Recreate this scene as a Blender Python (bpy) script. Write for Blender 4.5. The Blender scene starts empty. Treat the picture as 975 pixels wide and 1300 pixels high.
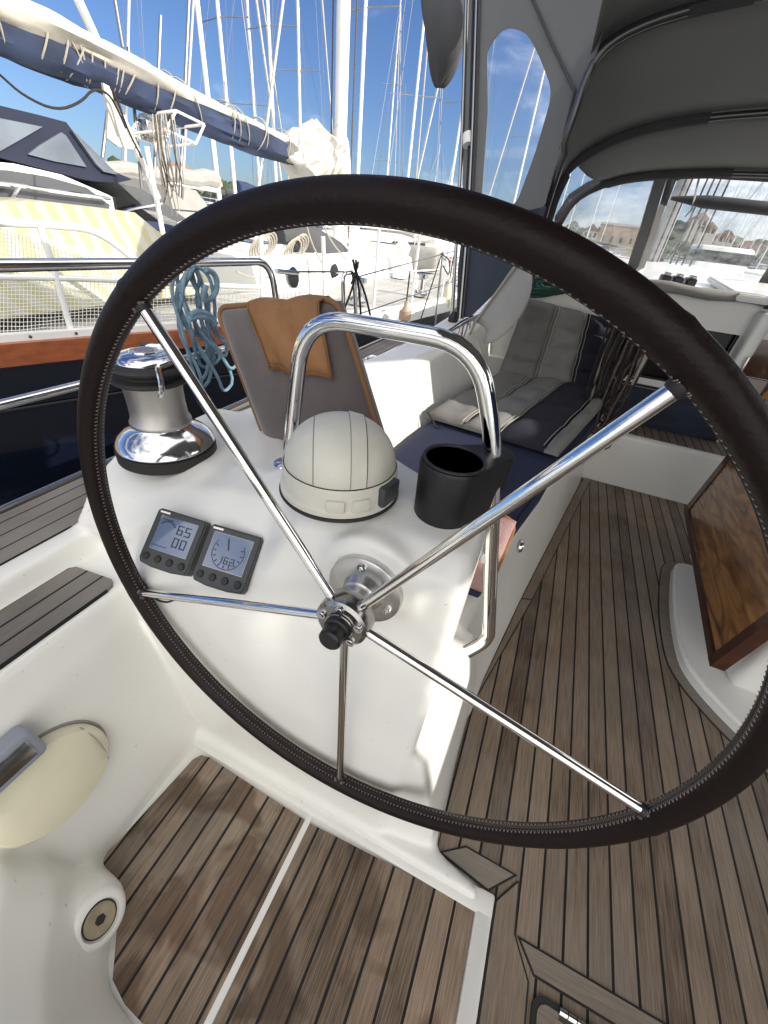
import bpy, bmesh, math, random
from mathutils import Vector, Matrix, noise
V=Vector; R=math.radians; PI=math.pi
random.seed(7)
sc=bpy.context.scene
C=sc.collection
# ------------------------------------------------------------------ camera frame (calibrated from the steering wheel and planks)
FP=507.; H=1.22
nad=V((-84.,695.,507.)).normalized(); U=-nad
Fw=V((262.5,-338.,507.)); Fw=(Fw-U*Fw.dot(U)).normalized()
Xw=Fw.cross(U)
if Xw.x<0: Xw=-Xw
CAM=V((0,0,H))
def ray(px,py):
    d=V((px-487.5,py-650,FP)); return V((d.dot(Xw),d.dot(Fw),d.dot(U)))
def oz(px,py,z): r=ray(px,py); return CAM+r*((z-H)/r.z)
def oy(px,py,y): r=ray(px,py); return CAM+r*(y/r.y)
def ox(px,py,x): r=ray(px,py); return CAM+r*(x/r.x)
def opl(px,py,p,n): r=ray(px,py); return CAM+r*((V(p)-CAM).dot(n)/r.dot(n))
def hdist(px,d,z=0.0):
    py=650+(-257049+84*(px-487.5))/695.
    r=ray(px,py); r.z=0; r.normalize(); return V((r.x*d,r.y*d,z))
cd=bpy.data.cameras.new('camera'); cam=bpy.data.objects.new('camera',cd); C.objects.link(cam)
cd.sensor_fit='HORIZONTAL'; cd.sensor_width=36; cd.lens=36*FP/975.; cd.clip_start=.02; cd.clip_end=3000
cam.matrix_world=Matrix(((Xw.x,-Xw.y,-Xw.z,0),(Fw.x,-Fw.y,-Fw.z,0),(U.x,-U.y,-U.z,H),(0,0,0,1)))
sc.camera=cam
# ------------------------------------------------------------------ materials
def mat(name,col,rough=.5,metal=0,spec=.5,bump=0,bscale=40,var=0,vscale=6,coat=0,alpha=1,trans=0,emit=None,sheen=0,stretch=None):
    m=bpy.data.materials.new(name); m.use_nodes=True; nt=m.node_tree; N=nt.nodes; L=nt.links
    b=N['Principled BSDF']; b.inputs['Base Color'].default_value=(*col,1); b.inputs['Roughness'].default_value=rough
    b.inputs['Metallic'].default_value=metal; b.inputs['Specular IOR Level'].default_value=spec
    b.inputs['Coat Weight'].default_value=coat; b.inputs['Alpha'].default_value=alpha
    b.inputs['Transmission Weight'].default_value=trans
    if sheen: b.inputs['Sheen Weight'].default_value=sheen
    if bump or var:
        tc=N.new('ShaderNodeTexCoord'); mp=N.new('ShaderNodeMapping'); L.new(tc.outputs['Object'],mp.inputs[0])
        if stretch: mp.inputs['Scale'].default_value=stretch
    if var:
        n=N.new('ShaderNodeTexNoise'); n.inputs['Scale'].default_value=vscale; n.inputs['Detail'].default_value=5; L.new(mp.outputs[0],n.inputs[0])
        mr=N.new('ShaderNodeMapRange'); mr.inputs[1].default_value=.3; mr.inputs[2].default_value=.7; mr.inputs[3].default_value=1-var; mr.inputs[4].default_value=1+var
        L.new(n.outputs[0],mr.inputs[0])
        h=N.new('ShaderNodeHueSaturation'); h.inputs['Color'].default_value=(*col,1); L.new(mr.outputs[0],h.inputs['Value']); L.new(h.outputs[0],b.inputs['Base Color'])
        mr2=N.new('ShaderNodeMapRange'); mr2.inputs[3].default_value=max(0,rough-.08); mr2.inputs[4].default_value=min(1,rough+.1); L.new(n.outputs[0],mr2.inputs[0]); L.new(mr2.outputs[0],b.inputs['Roughness'])
    if bump:
        n2=N.new('ShaderNodeTexNoise'); n2.inputs['Scale'].default_value=bscale; n2.inputs['Detail'].default_value=4; L.new(mp.outputs[0],n2.inputs[0])
        bp=N.new('ShaderNodeBump'); bp.inputs['Strength'].default_value=bump; bp.inputs['Distance'].default_value=.01; L.new(n2.outputs[0],bp.inputs['Height']); L.new(bp.outputs[0],b.inputs['Normal'])
    return m
def teak(name,off=.006,per=.0503,ang=0,seam=.0058,c1=(.15,.108,.076),c2=(.27,.205,.152),wet=0.0,grey=.5,cax='x'):
    m=bpy.data.materials.new(name); m.use_nodes=True; nt=m.node_tree; N=nt.nodes; L=nt.links; b=N['Principled BSDF']
    tc=N.new('ShaderNodeTexCoord'); mp=N.new('ShaderNodeMapping'); mp.inputs['Rotation'].default_value=(0,0,ang); L.new(tc.outputs['Object'],mp.inputs[0])
    sx=N.new('ShaderNodeSeparateXYZ'); L.new(mp.outputs[0],sx.inputs[0])
    def M(op,a,bb=None,c=None):
        n=N.new('ShaderNodeMath'); n.operation=op
        for i,v in enumerate((a,bb,c)):
            if v is None: continue
            if isinstance(v,(int,float)): n.inputs[i].default_value=v
            else: L.new(v,n.inputs[i])
        return n.outputs[0]
    u=M('DIVIDE',M('SUBTRACT',sx.outputs[0],off),per); fl=M('FLOOR',u); fr=M('SUBTRACT',u,fl)
    wn=N.new('ShaderNodeTexWhiteNoise'); wn.noise_dimensions='1D'; L.new(fl,wn.inputs['W'])
    # grain
    cx=N.new('ShaderNodeCombineXYZ'); L.new(sx.outputs[0],cx.inputs[0]); L.new(sx.outputs[1],cx.inputs[1]); L.new(M('MULTIPLY',fl,3.7),cx.inputs[2])
    mg=N.new('ShaderNodeMapping'); mg.inputs['Scale'].default_value=(260,9,1); L.new(cx.outputs[0],mg.inputs[0])
    g=N.new('ShaderNodeTexNoise'); g.inputs['Scale'].default_value=1; g.inputs['Detail'].default_value=6; g.inputs['Roughness'].default_value=.65; L.new(mg.outputs[0],g.inputs[0])
    mg2=N.new('ShaderNodeMapping'); mg2.inputs['Scale'].default_value=(520,14,1); L.new(cx.outputs[0],mg2.inputs[0])
    g2=N.new('ShaderNodeTexNoise'); g2.inputs['Scale'].default_value=1; g2.inputs['Detail'].default_value=3; L.new(mg2.outputs[0],g2.inputs[0])
    big=N.new('ShaderNodeTexNoise'); big.inputs['Scale'].default_value=5.5; big.inputs['Detail'].default_value=5; L.new(tc.outputs['Object'],big.inputs[0])
    cr=N.new('ShaderNodeMix'); cr.data_type='RGBA'; cr.inputs[6].default_value=(*c1,1); cr.inputs[7].default_value=(*c2,1)
    f=M('ADD',M('MULTIPLY',g.outputs[0],.95),M('MULTIPLY',M('SUBTRACT',wn.outputs[0],.5),.62))
    f=M('ADD',f,M('MULTIPLY',M('SUBTRACT',big.outputs[0],.5),.9)); f=M('ADD',f,M('MULTIPLY',M('SUBTRACT',g2.outputs[0],.5),1.5)); 
    L.new(f,cr.inputs[0]); cr.clamp_factor=True
    # greying
    gr=N.new('ShaderNodeMix'); gr.data_type='RGBA'; gr.inputs[7].default_value=(.26,.24,.205,1); L.new(cr.outputs[2],gr.inputs[6])
    bn=N.new('ShaderNodeTexNoise'); bn.inputs['Scale'].default_value=2.2; bn.inputs['Detail'].default_value=6; L.new(mp.outputs[0],bn.inputs[0])
    rg=N.new('ShaderNodeMapRange'); rg.inputs[1].default_value=.4; rg.inputs[2].default_value=.65; rg.inputs[4].default_value=grey; L.new(bn.outputs[0],rg.inputs[0]); L.new(rg.outputs[0],gr.inputs[0])
    last=gr.outputs[2]
    if wet:
        w=N.new('ShaderNodeTexNoise'); w.inputs['Scale'].default_value=6.5; w.inputs['Detail'].default_value=3; w.inputs['Distortion'].default_value=.6
        L.new(tc.outputs['Object'],w.inputs[0])
        wr=N.new('ShaderNodeMapRange'); wr.inputs[1].default_value=.5; wr.inputs[2].default_value=.6; wr.inputs[4].default_value=wet; L.new(w.outputs[0],wr.inputs[0])
        wm=N.new('ShaderNodeMix'); wm.data_type='RGBA'; wm.blend_type='MULTIPLY'; wm.inputs[7].default_value=(.42,.33,.26,1); L.new(wr.outputs[0],wm.inputs[0]); L.new(last,wm.inputs[6]); last=wm.outputs[2]
    if seam>0:
        d=M('MINIMUM',fr,M('SUBTRACT',1.0,fr)); ms=M('LESS_THAN',d,seam/per/2)
        sm=N.new('ShaderNodeMix'); sm.data_type='RGBA'; sm.inputs[7].default_value=(.008,.008,.009,1); L.new(ms,sm.inputs[0]); L.new(last,sm.inputs[6]); last=sm.outputs[2]
        hh=M('SUBTRACT',M('MULTIPLY',g2.outputs[0],.5),M('MULTIPLY',ms,1.5))
    else: hh=M('MULTIPLY',g2.outputs[0],.5)
    L.new(last,b.inputs['Base Color'])
    bp=N.new('ShaderNodeBump'); bp.inputs['Strength'].default_value=.5; bp.inputs['Distance'].default_value=.0025; L.new(hh,bp.inputs['Height']); L.new(bp.outputs[0],b.inputs['Normal'])
    b.inputs['Roughness'].default_value=.62; b.inputs['Specular IOR Level'].default_value=.35
    return m
M_={}
M_['gel']=mat('gelcoat',(.79,.78,.735),.33,bump=.05,bscale=14,var=.05,vscale=2.3,coat=.25)
def specks(m,sc_=70,th=.70,dark=.72):
    nt=m.node_tree; N=nt.nodes; L=nt.links; b=N['Principled BSDF']; src=b.inputs['Base Color'].links[0].from_socket
    tc=N.new('ShaderNodeTexCoord'); n=N.new('ShaderNodeTexNoise'); n.inputs['Scale'].default_value=sc_; n.inputs['Detail'].default_value=2; L.new(tc.outputs['Object'],n.inputs[0])
    r=N.new('ShaderNodeMapRange'); r.inputs[1].default_value=th; r.inputs[2].default_value=th+.05; L.new(n.outputs[0],r.inputs[0])
    x=N.new('ShaderNodeMix'); x.data_type='RGBA'; x.blend_type='MULTIPLY'; x.inputs[7].default_value=(dark,dark*.96,dark*.88,1); L.new(r.outputs[0],x.inputs[0]); L.new(src,x.inputs[6]); L.new(x.outputs[2],b.inputs['Base Color'])
specks(M_['gel'],70,.72,.8)
M_['gelcream']=mat('cream_plastic',(.70,.66,.50),.42,var=.05,vscale=9)
M_['domecream']=mat('dome_plastic',(.66,.64,.56),.42,var=.06,vscale=20,bump=.03,bscale=60)
M_['steel']=mat('polished_steel',(.78,.77,.75),.09,metal=1,bump=.03,bscale=30)
M_['satin']=mat('satin_aluminium',(.62,.61,.6),.34,metal=1,var=.08,vscale=40)
M_['brush']=mat('brushed_drum',(.50,.48,.45),.42,metal=1,bump=.15,bscale=60,stretch=(1,1,20))
M_['chrome']=mat('chrome',(.74,.74,.76),.13,metal=1)
M_['dsteel']=mat('dark_steel',(.33,.32,.31),.22,metal=1)
M_['black']=mat('black_plastic',(.007,.007,.008),.42,bump=.06,bscale=150)
M_['rubber']=mat('black_rubber',(.018,.017,.017),.6,bump=.1,bscale=90)
M_['leather']=mat('dark_leather',(.011,.006,.0052),.46,bump=.12,bscale=170,var=.12,vscale=6,spec=.2)
M_['thread']=mat('waxed_thread',(.30,.235,.22),.7)
M_['stitchw']=mat('cream_stitch',(.5,.47,.4),.8)
M_['housing']=mat('instrument_plastic',(.045,.048,.05),.5,bump=.05,bscale=200)
M_['lcd']=mat('lcd_glass',(.13,.175,.28),.12,spec=.8,coat=.6)
M_['lcdink']=mat('lcd_ink',(.02,.03,.06),.3)
M_['white']=mat('white_paint',(.8,.8,.78),.4,var=.04,vscale=4)
M_['brownfab']=mat('taupe_velvet',(.115,.095,.092),.9,bump=.25,bscale=220,var=.22,vscale=7,sheen=.5)
M_['tan']=mat('tan_leather',(.27,.125,.042),.62,bump=.18,bscale=110,var=.2,vscale=9)
M_['tand']=mat('tan_edge',(.22,.105,.04),.6)
M_['navyfab']=mat('navy_cloth',(.012,.018,.055),.85,bump=.3,bscale=260,var=.2,vscale=6)
M_['greyfab']=mat('grey_stripe_cloth',(.17,.165,.155),.92,bump=.35,bscale=240,var=.12,vscale=10)
M_['greyfab2']=mat('light_stripe_cloth',(.21,.205,.195),.92,bump=.35,bscale=240,var=.12,vscale=8)
M_['darkfab']=mat('ink_stripe_cloth',(.018,.018,.03),.92,bump=.35,bscale=240,var=.2,vscale=8)
M_['canvas']=mat('grey_canvas',(.25,.25,.245),.9,bump=.25,bscale=9,var=.08,vscale=3)
M_['canvasd']=mat('dark_canvas',(.075,.076,.08),.9,bump=.3,bscale=300,var=.1,vscale=5)
M_['canvasn']=mat('navy_canvas',(.02,.035,.085),.85,bump=.5,bscale=14,var=.25,vscale=6)
M_['canvasblue']=mat('blue_sailcover',(.022,.034,.075),.85,bump=1.0,bscale=4.5,var=.35,vscale=4)
M_['canvasl']=mat('pale_canvas',(.30,.29,.27),.9,bump=.4,bscale=10,var=.1,vscale=5)
M_['sail']=mat('sail_cloth',(.50,.475,.42),.85,bump=.9,bscale=5,var=.1,vscale=5)
M_['rope']=mat('light_rope',(.38,.35,.29),.9,bump=.5,bscale=300)
M_['ropeb']=mat('blue_rope',(.18,.29,.38),.85,bump=.6,bscale=260,var=.25,vscale=30)
M_['roped']=mat('dark_rope',(.018,.016,.015),.85,bump=.4,bscale=260)
M_['roper']=mat('speckled_rope',(.10,.075,.06),.85,bump=.5,bscale=260,var=.5,vscale=90)
M_['mahog']=None
M_['strake']=mat('varnished_strake',(.30,.085,.028),.3,var=.25,vscale=6,coat=.5,stretch=(6,.5,6))
M_['navyhull']=mat('navy_hull',(.004,.006,.014),.12,coat=.6)
M_['navycan']=mat('navy_hood',(.010,.014,.034),.8,bump=.5,bscale=6,var=.2)
M_['bowdark']=mat('weathered_bow_tube',(.10,.10,.105),.3,metal=.7)  # darker tone than the other steel tubes
M_['slate']=mat('slate_canvas',(.035,.042,.06),.9,bump=.3,bscale=20,var=.15)
M_['matcloth']=mat('mat_cloth',(.022,.03,.05),.9,bump=.4,bscale=60,var=.3,stretch=(1,1,6))
M_['palewin']=mat('reflective_pane',(.13,.15,.18),.15,var=.35,vscale=1.5)  # opaque pane, its tone stands for sky seen through clear vinyl
M_['blackwin']=mat('dark_glass',(.006,.006,.007),.15,spec=.25)
M_['greywin']=mat('smoked_window',(.075,.078,.085),.12,spec=.7)
M_['deckgrey']=mat('pale_deck',(.42,.41,.38),.7,var=.15,vscale=2)
M_['net']=mat('net_cord',(.75,.74,.70),.9)
M_['mast']=mat('mast_paint',(.74,.73,.70),.35,var=.04)
M_['mastg']=mat('mast_grey',(.30,.29,.28),.35,metal=.4)
M_['wire']=mat('rigging_wire',(.16,.16,.17),.4,metal=.6)
M_['fender']=mat('fender_vinyl',(.62,.57,.42),.5)
M_['fender2']=mat('buoy_vinyl',(.42,.30,.20),.5)
M_['rocks']=mat('stone_fort',(.42,.31,.2),.9,var=.2,vscale=.2)
M_['house']=mat('house_render',(.55,.5,.43),.9)
M_['roof']=mat('roof_tile',(.25,.13,.08),.9)
M_['brass']=mat('worn_disc',(.30,.25,.17),.5,var=.2,vscale=40)
M_['green']=mat('green_line',(.01,.06,.045),.8)
M_['skin']=mat('pink_cloth',(.35,.22,.21),.9,bump=.3,bscale=100,var=.2)
M_['orange']=mat('orange_tape',(.5,.15,.03),.6)
M_['red']=mat('red_plastic',(.5,.03,.04),.5)
M_['lever']=mat('lever_housing',(.26,.28,.33),.35)
M_['teak']=teak('teak_sole',c1=(.075,.050,.033),c2=(.31,.232,.165),grey=.4)
M_['teakh']=teak('teak_helm',off=.025,per=.0497,c1=(.088,.058,.037),c2=(.37,.272,.19),wet=.75,grey=.3)
M_['teakm']=teak('teak_margin',off=0,per=3,seam=0,c1=(.11,.08,.055),c2=(.32,.24,.175),grey=.4)
M_['teakc']=teak('teak_cross',off=.31,per=3,seam=0,ang=R(90),c1=(.15,.115,.085),c2=(.33,.26,.2),grey=.6)
M_['teakd']=teak('teak_deck',off=-.935,per=.047,c1=(.10,.088,.078),c2=(.23,.20,.175),grey=.8,seam=.004)
M_['teaks']=teak('teak_strip',off=-.745,per=.0435,c1=(.095,.082,.074),c2=(.21,.185,.165),grey=.8,seam=.005)
M_['teakstep']=teak('teak_step',off=.02,per=.045,c1=(.12,.085,.062),c2=(.22,.165,.125),grey=.4)
def woodmat():
    m=bpy.data.materials.new('varnished_wood'); m.use_nodes=True; nt=m.node_tree; N=nt.nodes; L=nt.links; b=N['Principled BSDF']
    tc=N.new('ShaderNodeTexCoord'); mp=N.new('ShaderNodeMapping'); mp.inputs['Scale'].default_value=(4,1.1,7); L.new(tc.outputs['Object'],mp.inputs[0])
    n=N.new('ShaderNodeTexNoise'); n.inputs['Scale'].default_value=3; n.inputs['Detail'].default_value=7; n.inputs['Distortion'].default_value=1.6; L.new(mp.outputs[0],n.inputs[0])
    r=N.new('ShaderNodeValToRGB'); e=r.color_ramp.elements; e[0].position=.3; e[0].color=(.09,.032,.010,1); e[1].position=.72; e[1].color=(.50,.25,.08,1)
    e2=r.color_ramp.elements.new(.5); e2.color=(.27,.115,.035,1)
    L.new(n.outputs[0],r.inputs[0]); L.new(r.outputs[0],b.inputs['Base Color']); b.inputs['Roughness'].default_value=.2; b.inputs['Coat Weight'].default_value=.7
    return m
M_['mahog']=woodmat(); M_['trim']=mat('dark_wood_trim',(.06,.02,.009),.3,coat=.5,var=.3,vscale=20)
def translucent(m,w,col):
    nt=m.node_tree; N=nt.nodes; L=nt.links; o=N['Material Output']; b=N['Principled BSDF']; t=N.new('ShaderNodeBsdfTranslucent'); t.inputs[0].default_value=(*col,1); mx=N.new('ShaderNodeMixShader'); mx.inputs[0].default_value=w
    L.new(b.outputs[0],mx.inputs[1]); L.new(t.outputs[0],mx.inputs[2]); L.new(mx.outputs[0],o.inputs[0])
translucent(M_['canvas'],.4,(.27,.275,.27)); translucent(M_['canvasd'],.12,(.15,.15,.15))
def vinyl(name,a=.12):
    m=bpy.data.materials.new(name); m.use_nodes=True; nt=m.node_tree; N=nt.nodes; L=nt.links
    for n in list(N): N.remove(n)
    o=N.new('ShaderNodeOutputMaterial'); t=N.new('ShaderNodeBsdfTransparent'); t.inputs[0].default_value=(.95,.96,.97,1)
    g=N.new('ShaderNodeBsdfGlossy'); g.inputs['Roughness'].default_value=.06; d=N.new('ShaderNodeBsdfDiffuse'); d.inputs[0].default_value=(.75,.77,.8,1)
    mx=N.new('ShaderNodeMixShader'); mx.inputs[0].default_value=.55; mx2=N.new('ShaderNodeMixShader')
    tc=N.new('ShaderNodeTexCoord'); mp=N.new('ShaderNodeMapping'); mp.inputs['Scale'].default_value=(7,7,1.2); L.new(tc.outputs['Object'],mp.inputs[0])
    n=N.new('ShaderNodeTexNoise'); n.inputs['Scale'].default_value=2.5; n.inputs['Detail'].default_value=6; L.new(mp.outputs[0],n.inputs[0])
    mr=N.new('ShaderNodeMapRange'); mr.inputs[1].default_value=.35; mr.inputs[2].default_value=.8; mr.inputs[3].default_value=a*.4; mr.inputs[4].default_value=a*2.2; L.new(n.outputs[0],mr.inputs[0])
    L.new(g.outputs[0],mx.inputs[1]); L.new(d.outputs[0],mx.inputs[2]); L.new(mr.outputs[0],mx2.inputs[0]); L.new(t.outputs[0],mx2.inputs[1]); L.new(mx.outputs[0],mx2.inputs[2]); L.new(mx2.outputs[0],o.inputs[0])
    return m
M_['vinyl']=vinyl('clear_vinyl',.13); M_['tint']=vinyl('tinted_vinyl',.2)
def stripes():
    m=bpy.data.materials.new('striped_awning'); m.use_nodes=True; nt=m.node_tree; N=nt.nodes; L=nt.links; b=N['Principled BSDF']
    tc=N.new('ShaderNodeTexCoord'); w=N.new('ShaderNodeTexWave'); w.inputs['Scale'].default_value=5.5; w.inputs['Distortion'].default_value=2.2; w.bands_direction='DIAGONAL'
    L.new(tc.outputs['Object'],w.inputs[0]); r=N.new('ShaderNodeValToRGB'); r.color_ramp.elements[0].position=.45; r.color_ramp.elements[0].color=(.41,.39,.23,1); r.color_ramp.elements[1].position=.55; r.color_ramp.elements[1].color=(.45,.435,.36,1)
    L.new(w.outputs[0],r.inputs[0]); L.new(r.outputs[0],b.inputs['Base Color']); b.inputs['Roughness'].default_value=.85
    return m
M_['stripe']=stripes()
def watermat():
    m=bpy.data.materials.new('harbour_water'); m.use_nodes=True; nt=m.node_tree; N=nt.nodes; L=nt.links; b=N['Principled BSDF']
    b.inputs['Base Color'].default_value=(.008,.022,.03,1); b.inputs['Roughness'].default_value=.06; b.inputs['Specular IOR Level'].default_value=.5
    tc=N.new('ShaderNodeTexCoord'); n=N.new('ShaderNodeTexNoise'); n.inputs['Scale'].default_value=2.4; n.inputs['Detail'].default_value=4; L.new(tc.outputs['Object'],n.inputs[0])
    bp=N.new('ShaderNodeBump'); bp.inputs['Strength'].default_value=.5; bp.inputs['Distance'].default_value=.12; L.new(n.outputs[0],bp.inputs['Height']); L.new(bp.outputs[0],b.inputs['Normal'])
    return m
M_['water']=watermat()
M_['hill']=mat('hillside',(.045,.06,.025),.95,var=.5,vscale=.06,bump=.5,bscale=.3)
M_['foliage']=mat('foliage',(.03,.05,.018),.9,var=.4,vscale=.8)
M_['trunk']=mat('bark',(.1,.07,.05),.9)
# ------------------------------------------------------------------ geometry helpers
def link(name,bm,m,parent=None,smooth=True,ang=35):
    bmesh.ops.recalc_face_normals(bm,faces=bm.faces)
    me=bpy.data.meshes.new(name); bm.to_mesh(me); bm.free()
    if smooth:
        me.polygons.foreach_set('use_smooth',[True]*len(me.polygons))
        try: me.set_sharp_from_angle(angle=R(ang))
        except Exception: pass
    o=bpy.data.objects.new(name,me); C.objects.link(o)
    if m is not None: me.materials.append(m if not isinstance(m,str) else M_[m])
    if parent is not None:
        o.parent=parent; o.matrix_parent_inverse=Matrix.Translation(-V(parent.location)) if parent.type=='EMPTY' and parent.parent is None and parent.get('abs') else Matrix()
    return o
def tag(o,label=None,cat=None,group=None,kind=None):
    if label: o['label']=label
    if cat: o['category']=cat
    if group: o['group']=group
    if kind: o['kind']=kind
    return o
def thing(name,label,cat,loc=(0,0,0),group=None):
    o=bpy.data.objects.new(name,None); o.empty_display_size=.05; C.objects.link(o); o.location=loc; o['abs']=1
    return tag(o,label,cat,group)
def struct(name,bm,m,**k): return tag(link(name,bm,m,**k),kind='structure')
def frames(pts,closed=False):
    n=len(pts); T=[]
    for i in range(n):
        a=pts[(i-1)%n] if (closed or i>0) else pts[i]; b=pts[(i+1)%n] if (closed or i<n-1) else pts[i]
        t=(b-a); T.append(t.normalized() if t.length>1e-9 else V((0,0,1)))
    r=V((0,0,1)) if abs(T[0].z)<.9 else V((1,0,0))
    out=[]
    for t in T:
        r=(r-t*r.dot(t)); r.normalize(); out.append((r.copy(),t.cross(r)))
    return out
def tube(bm,pts,r,n=10,closed=False,cap=True,flat=1.0):
    pts=[V(p) for p in pts]; fr=frames(pts,closed); rings=[]
    for i,p in enumerate(pts):
        rr=r[i] if isinstance(r,(list,tuple)) else r
        a,b=fr[i]; rings.append([bm.verts.new(p+(a*math.cos(2*PI*k/n)+b*math.sin(2*PI*k/n)*flat)*rr) for k in range(n)])
    m=len(pts)
    for i in range(m if closed else m-1):
        A,B=rings[i],rings[(i+1)%m]
        for k in range(n): bm.faces.new((A[k],A[(k+1)%n],B[(k+1)%n],B[k]))
    if not closed and cap: bm.faces.new(rings[0][::-1]); bm.faces.new(rings[-1])
def smoothp(pts,it=3,closed=False):
    pts=[V(p) for p in pts]
    for _ in range(it):
        q=[]; n=len(pts)
        if not closed: q.append(pts[0])
        for i in range(n if closed else n-1):
            a,b=pts[i],pts[(i+1)%n]; q+= [a.lerp(b,.25),a.lerp(b,.75)]
        if not closed: q.append(pts[-1])
        pts=q
    return pts
def fillet(pts,rad,seg=7):
    pts=[V(p) for p in pts]; out=[pts[0]]
    for i in range(1,len(pts)-1):
        a,b,c=pts[i-1],pts[i],pts[i+1]; u=(a-b); v=(c-b); d=min(rad,u.length*.48,v.length*.48); p=b+u.normalized()*d; q=b+v.normalized()*d
        for k in range(seg+1):
            t=k/seg; out.append(p*(1-t)**2+b*2*t*(1-t)+q*t*t)
    out.append(pts[-1]); return out
def lathe(bm,prof,c=(0,0,0),axis=(0,0,1),n=40):
    ax=V(axis).normalized(); a=V((1,0,0)) if abs(ax.x)<.9 else V((0,1,0)); a=(a-ax*a.dot(ax)).normalized(); b=ax.cross(a); c=V(c); rings=[]
    for (r,z) in prof:
        if r<1e-6: rings.append([bm.verts.new(c+ax*z)])
        else: rings.append([bm.verts.new(c+ax*z+(a*math.cos(2*PI*k/n)+b*math.sin(2*PI*k/n))*r) for k in range(n)])
    for A,B in zip(rings,rings[1:]):
        for k in range(n):
            if len(A)==1 and len(B)==1: break
            if len(A)==1: bm.faces.new((A[0],B[(k+1)%n],B[k]))
            elif len(B)==1: bm.faces.new((A[k],A[(k+1)%n],B[0]))
            else: bm.faces.new((A[k],A[(k+1)%n],B[(k+1)%n],B[k]))
    if len(rings[0])>1: bm.faces.new(rings[0][::-1])
    if len(rings[-1])>1: bm.faces.new(rings[-1])
def box(bm,x0,x1,y0,y1,z0,z1,bev=0,seg=2,mtx=None):
    t=bmesh.new(); bmesh.ops.create_cube(t,size=1)
    for v in t.verts: v.co=V(((x0+x1)/2+v.co.x*(x1-x0),(y0+y1)/2+v.co.y*(y1-y0),(z0+z1)/2+v.co.z*(z1-z0)))
    if bev: bmesh.ops.bevel(t,geom=t.edges[:],offset=bev,segments=seg,affect='EDGES',profile=.5)
    if mtx: bmesh.ops.transform(t,matrix=mtx,verts=t.verts)
    merge(bm,t)
def merge(bm,t):
    me=bpy.data.meshes.new('tmp'); t.to_mesh(me); t.free(); bm.from_mesh(me); bpy.data.meshes.remove(me)
def prism(bm,pts,off,bev=0,seg=2):
    """closed polygon pts, thickened by vector off"""
    t=bmesh.new(); A=[t.verts.new(V(p)) for p in pts]; B=[t.verts.new(V(p)+V(off)) for p in pts]; n=len(A)
    f=t.faces.new(A[::-1]); g=t.faces.new(B)
    for i in range(n): t.faces.new((A[i],A[(i+1)%n],B[(i+1)%n],B[i]))
    bmesh.ops.recalc_face_normals(t,faces=t.faces)
    if bev: bmesh.ops.bevel(t,geom=[e for e in t.edges if e in set(f.edges)|set(g.edges)],offset=bev,segments=seg,affect='EDGES')
    merge(bm,t)
def loft(bm,rows,cap=True,closed=True):
    rs=[[bm.verts.new(V(p)) for p in r] for r in rows]; n=len(rs[0])
    for A,B in zip(rs,rs[1:]):
        for k in range(n if closed else n-1): bm.faces.new((A[k],A[(k+1)%n],B[(k+1)%n],B[k]))
    if cap and closed: bm.faces.new(rs[0][::-1]); bm.faces.new(rs[-1])
def BM(): return bmesh.new()
def cubic(xs,ys,x):
    if x<=xs[0]: return ys[0]
    if x>=xs[-1]: return ys[-1]
    for i in range(len(xs)-1):
        if x<=xs[i+1]:
            t=(x-xs[i])/(xs[i+1]-xs[i]); t=t*t*(3-2*t); a,b=ys[i],ys[i+1]
            return tuple(p+(q-p)*t for p,q in zip(a,b)) if isinstance(a,tuple) else a+(b-a)*t
def lin(xs,ys,x):
    if x<=xs[0]: return ys[0]
    for i in range(len(xs)-1):
        if x<=xs[i+1]: return ys[i]+(ys[i+1]-ys[i])*(x-xs[i])/(xs[i+1]-xs[i])
    return ys[-1]
XC=1.0
BIM_LINK=True
SUN_EL=27; SUN_AZ=87; SUN_E=2.3; SKY_S=.05; EXPO=1.45; CLB=18.5; SCREEN_Z=1.74
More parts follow.
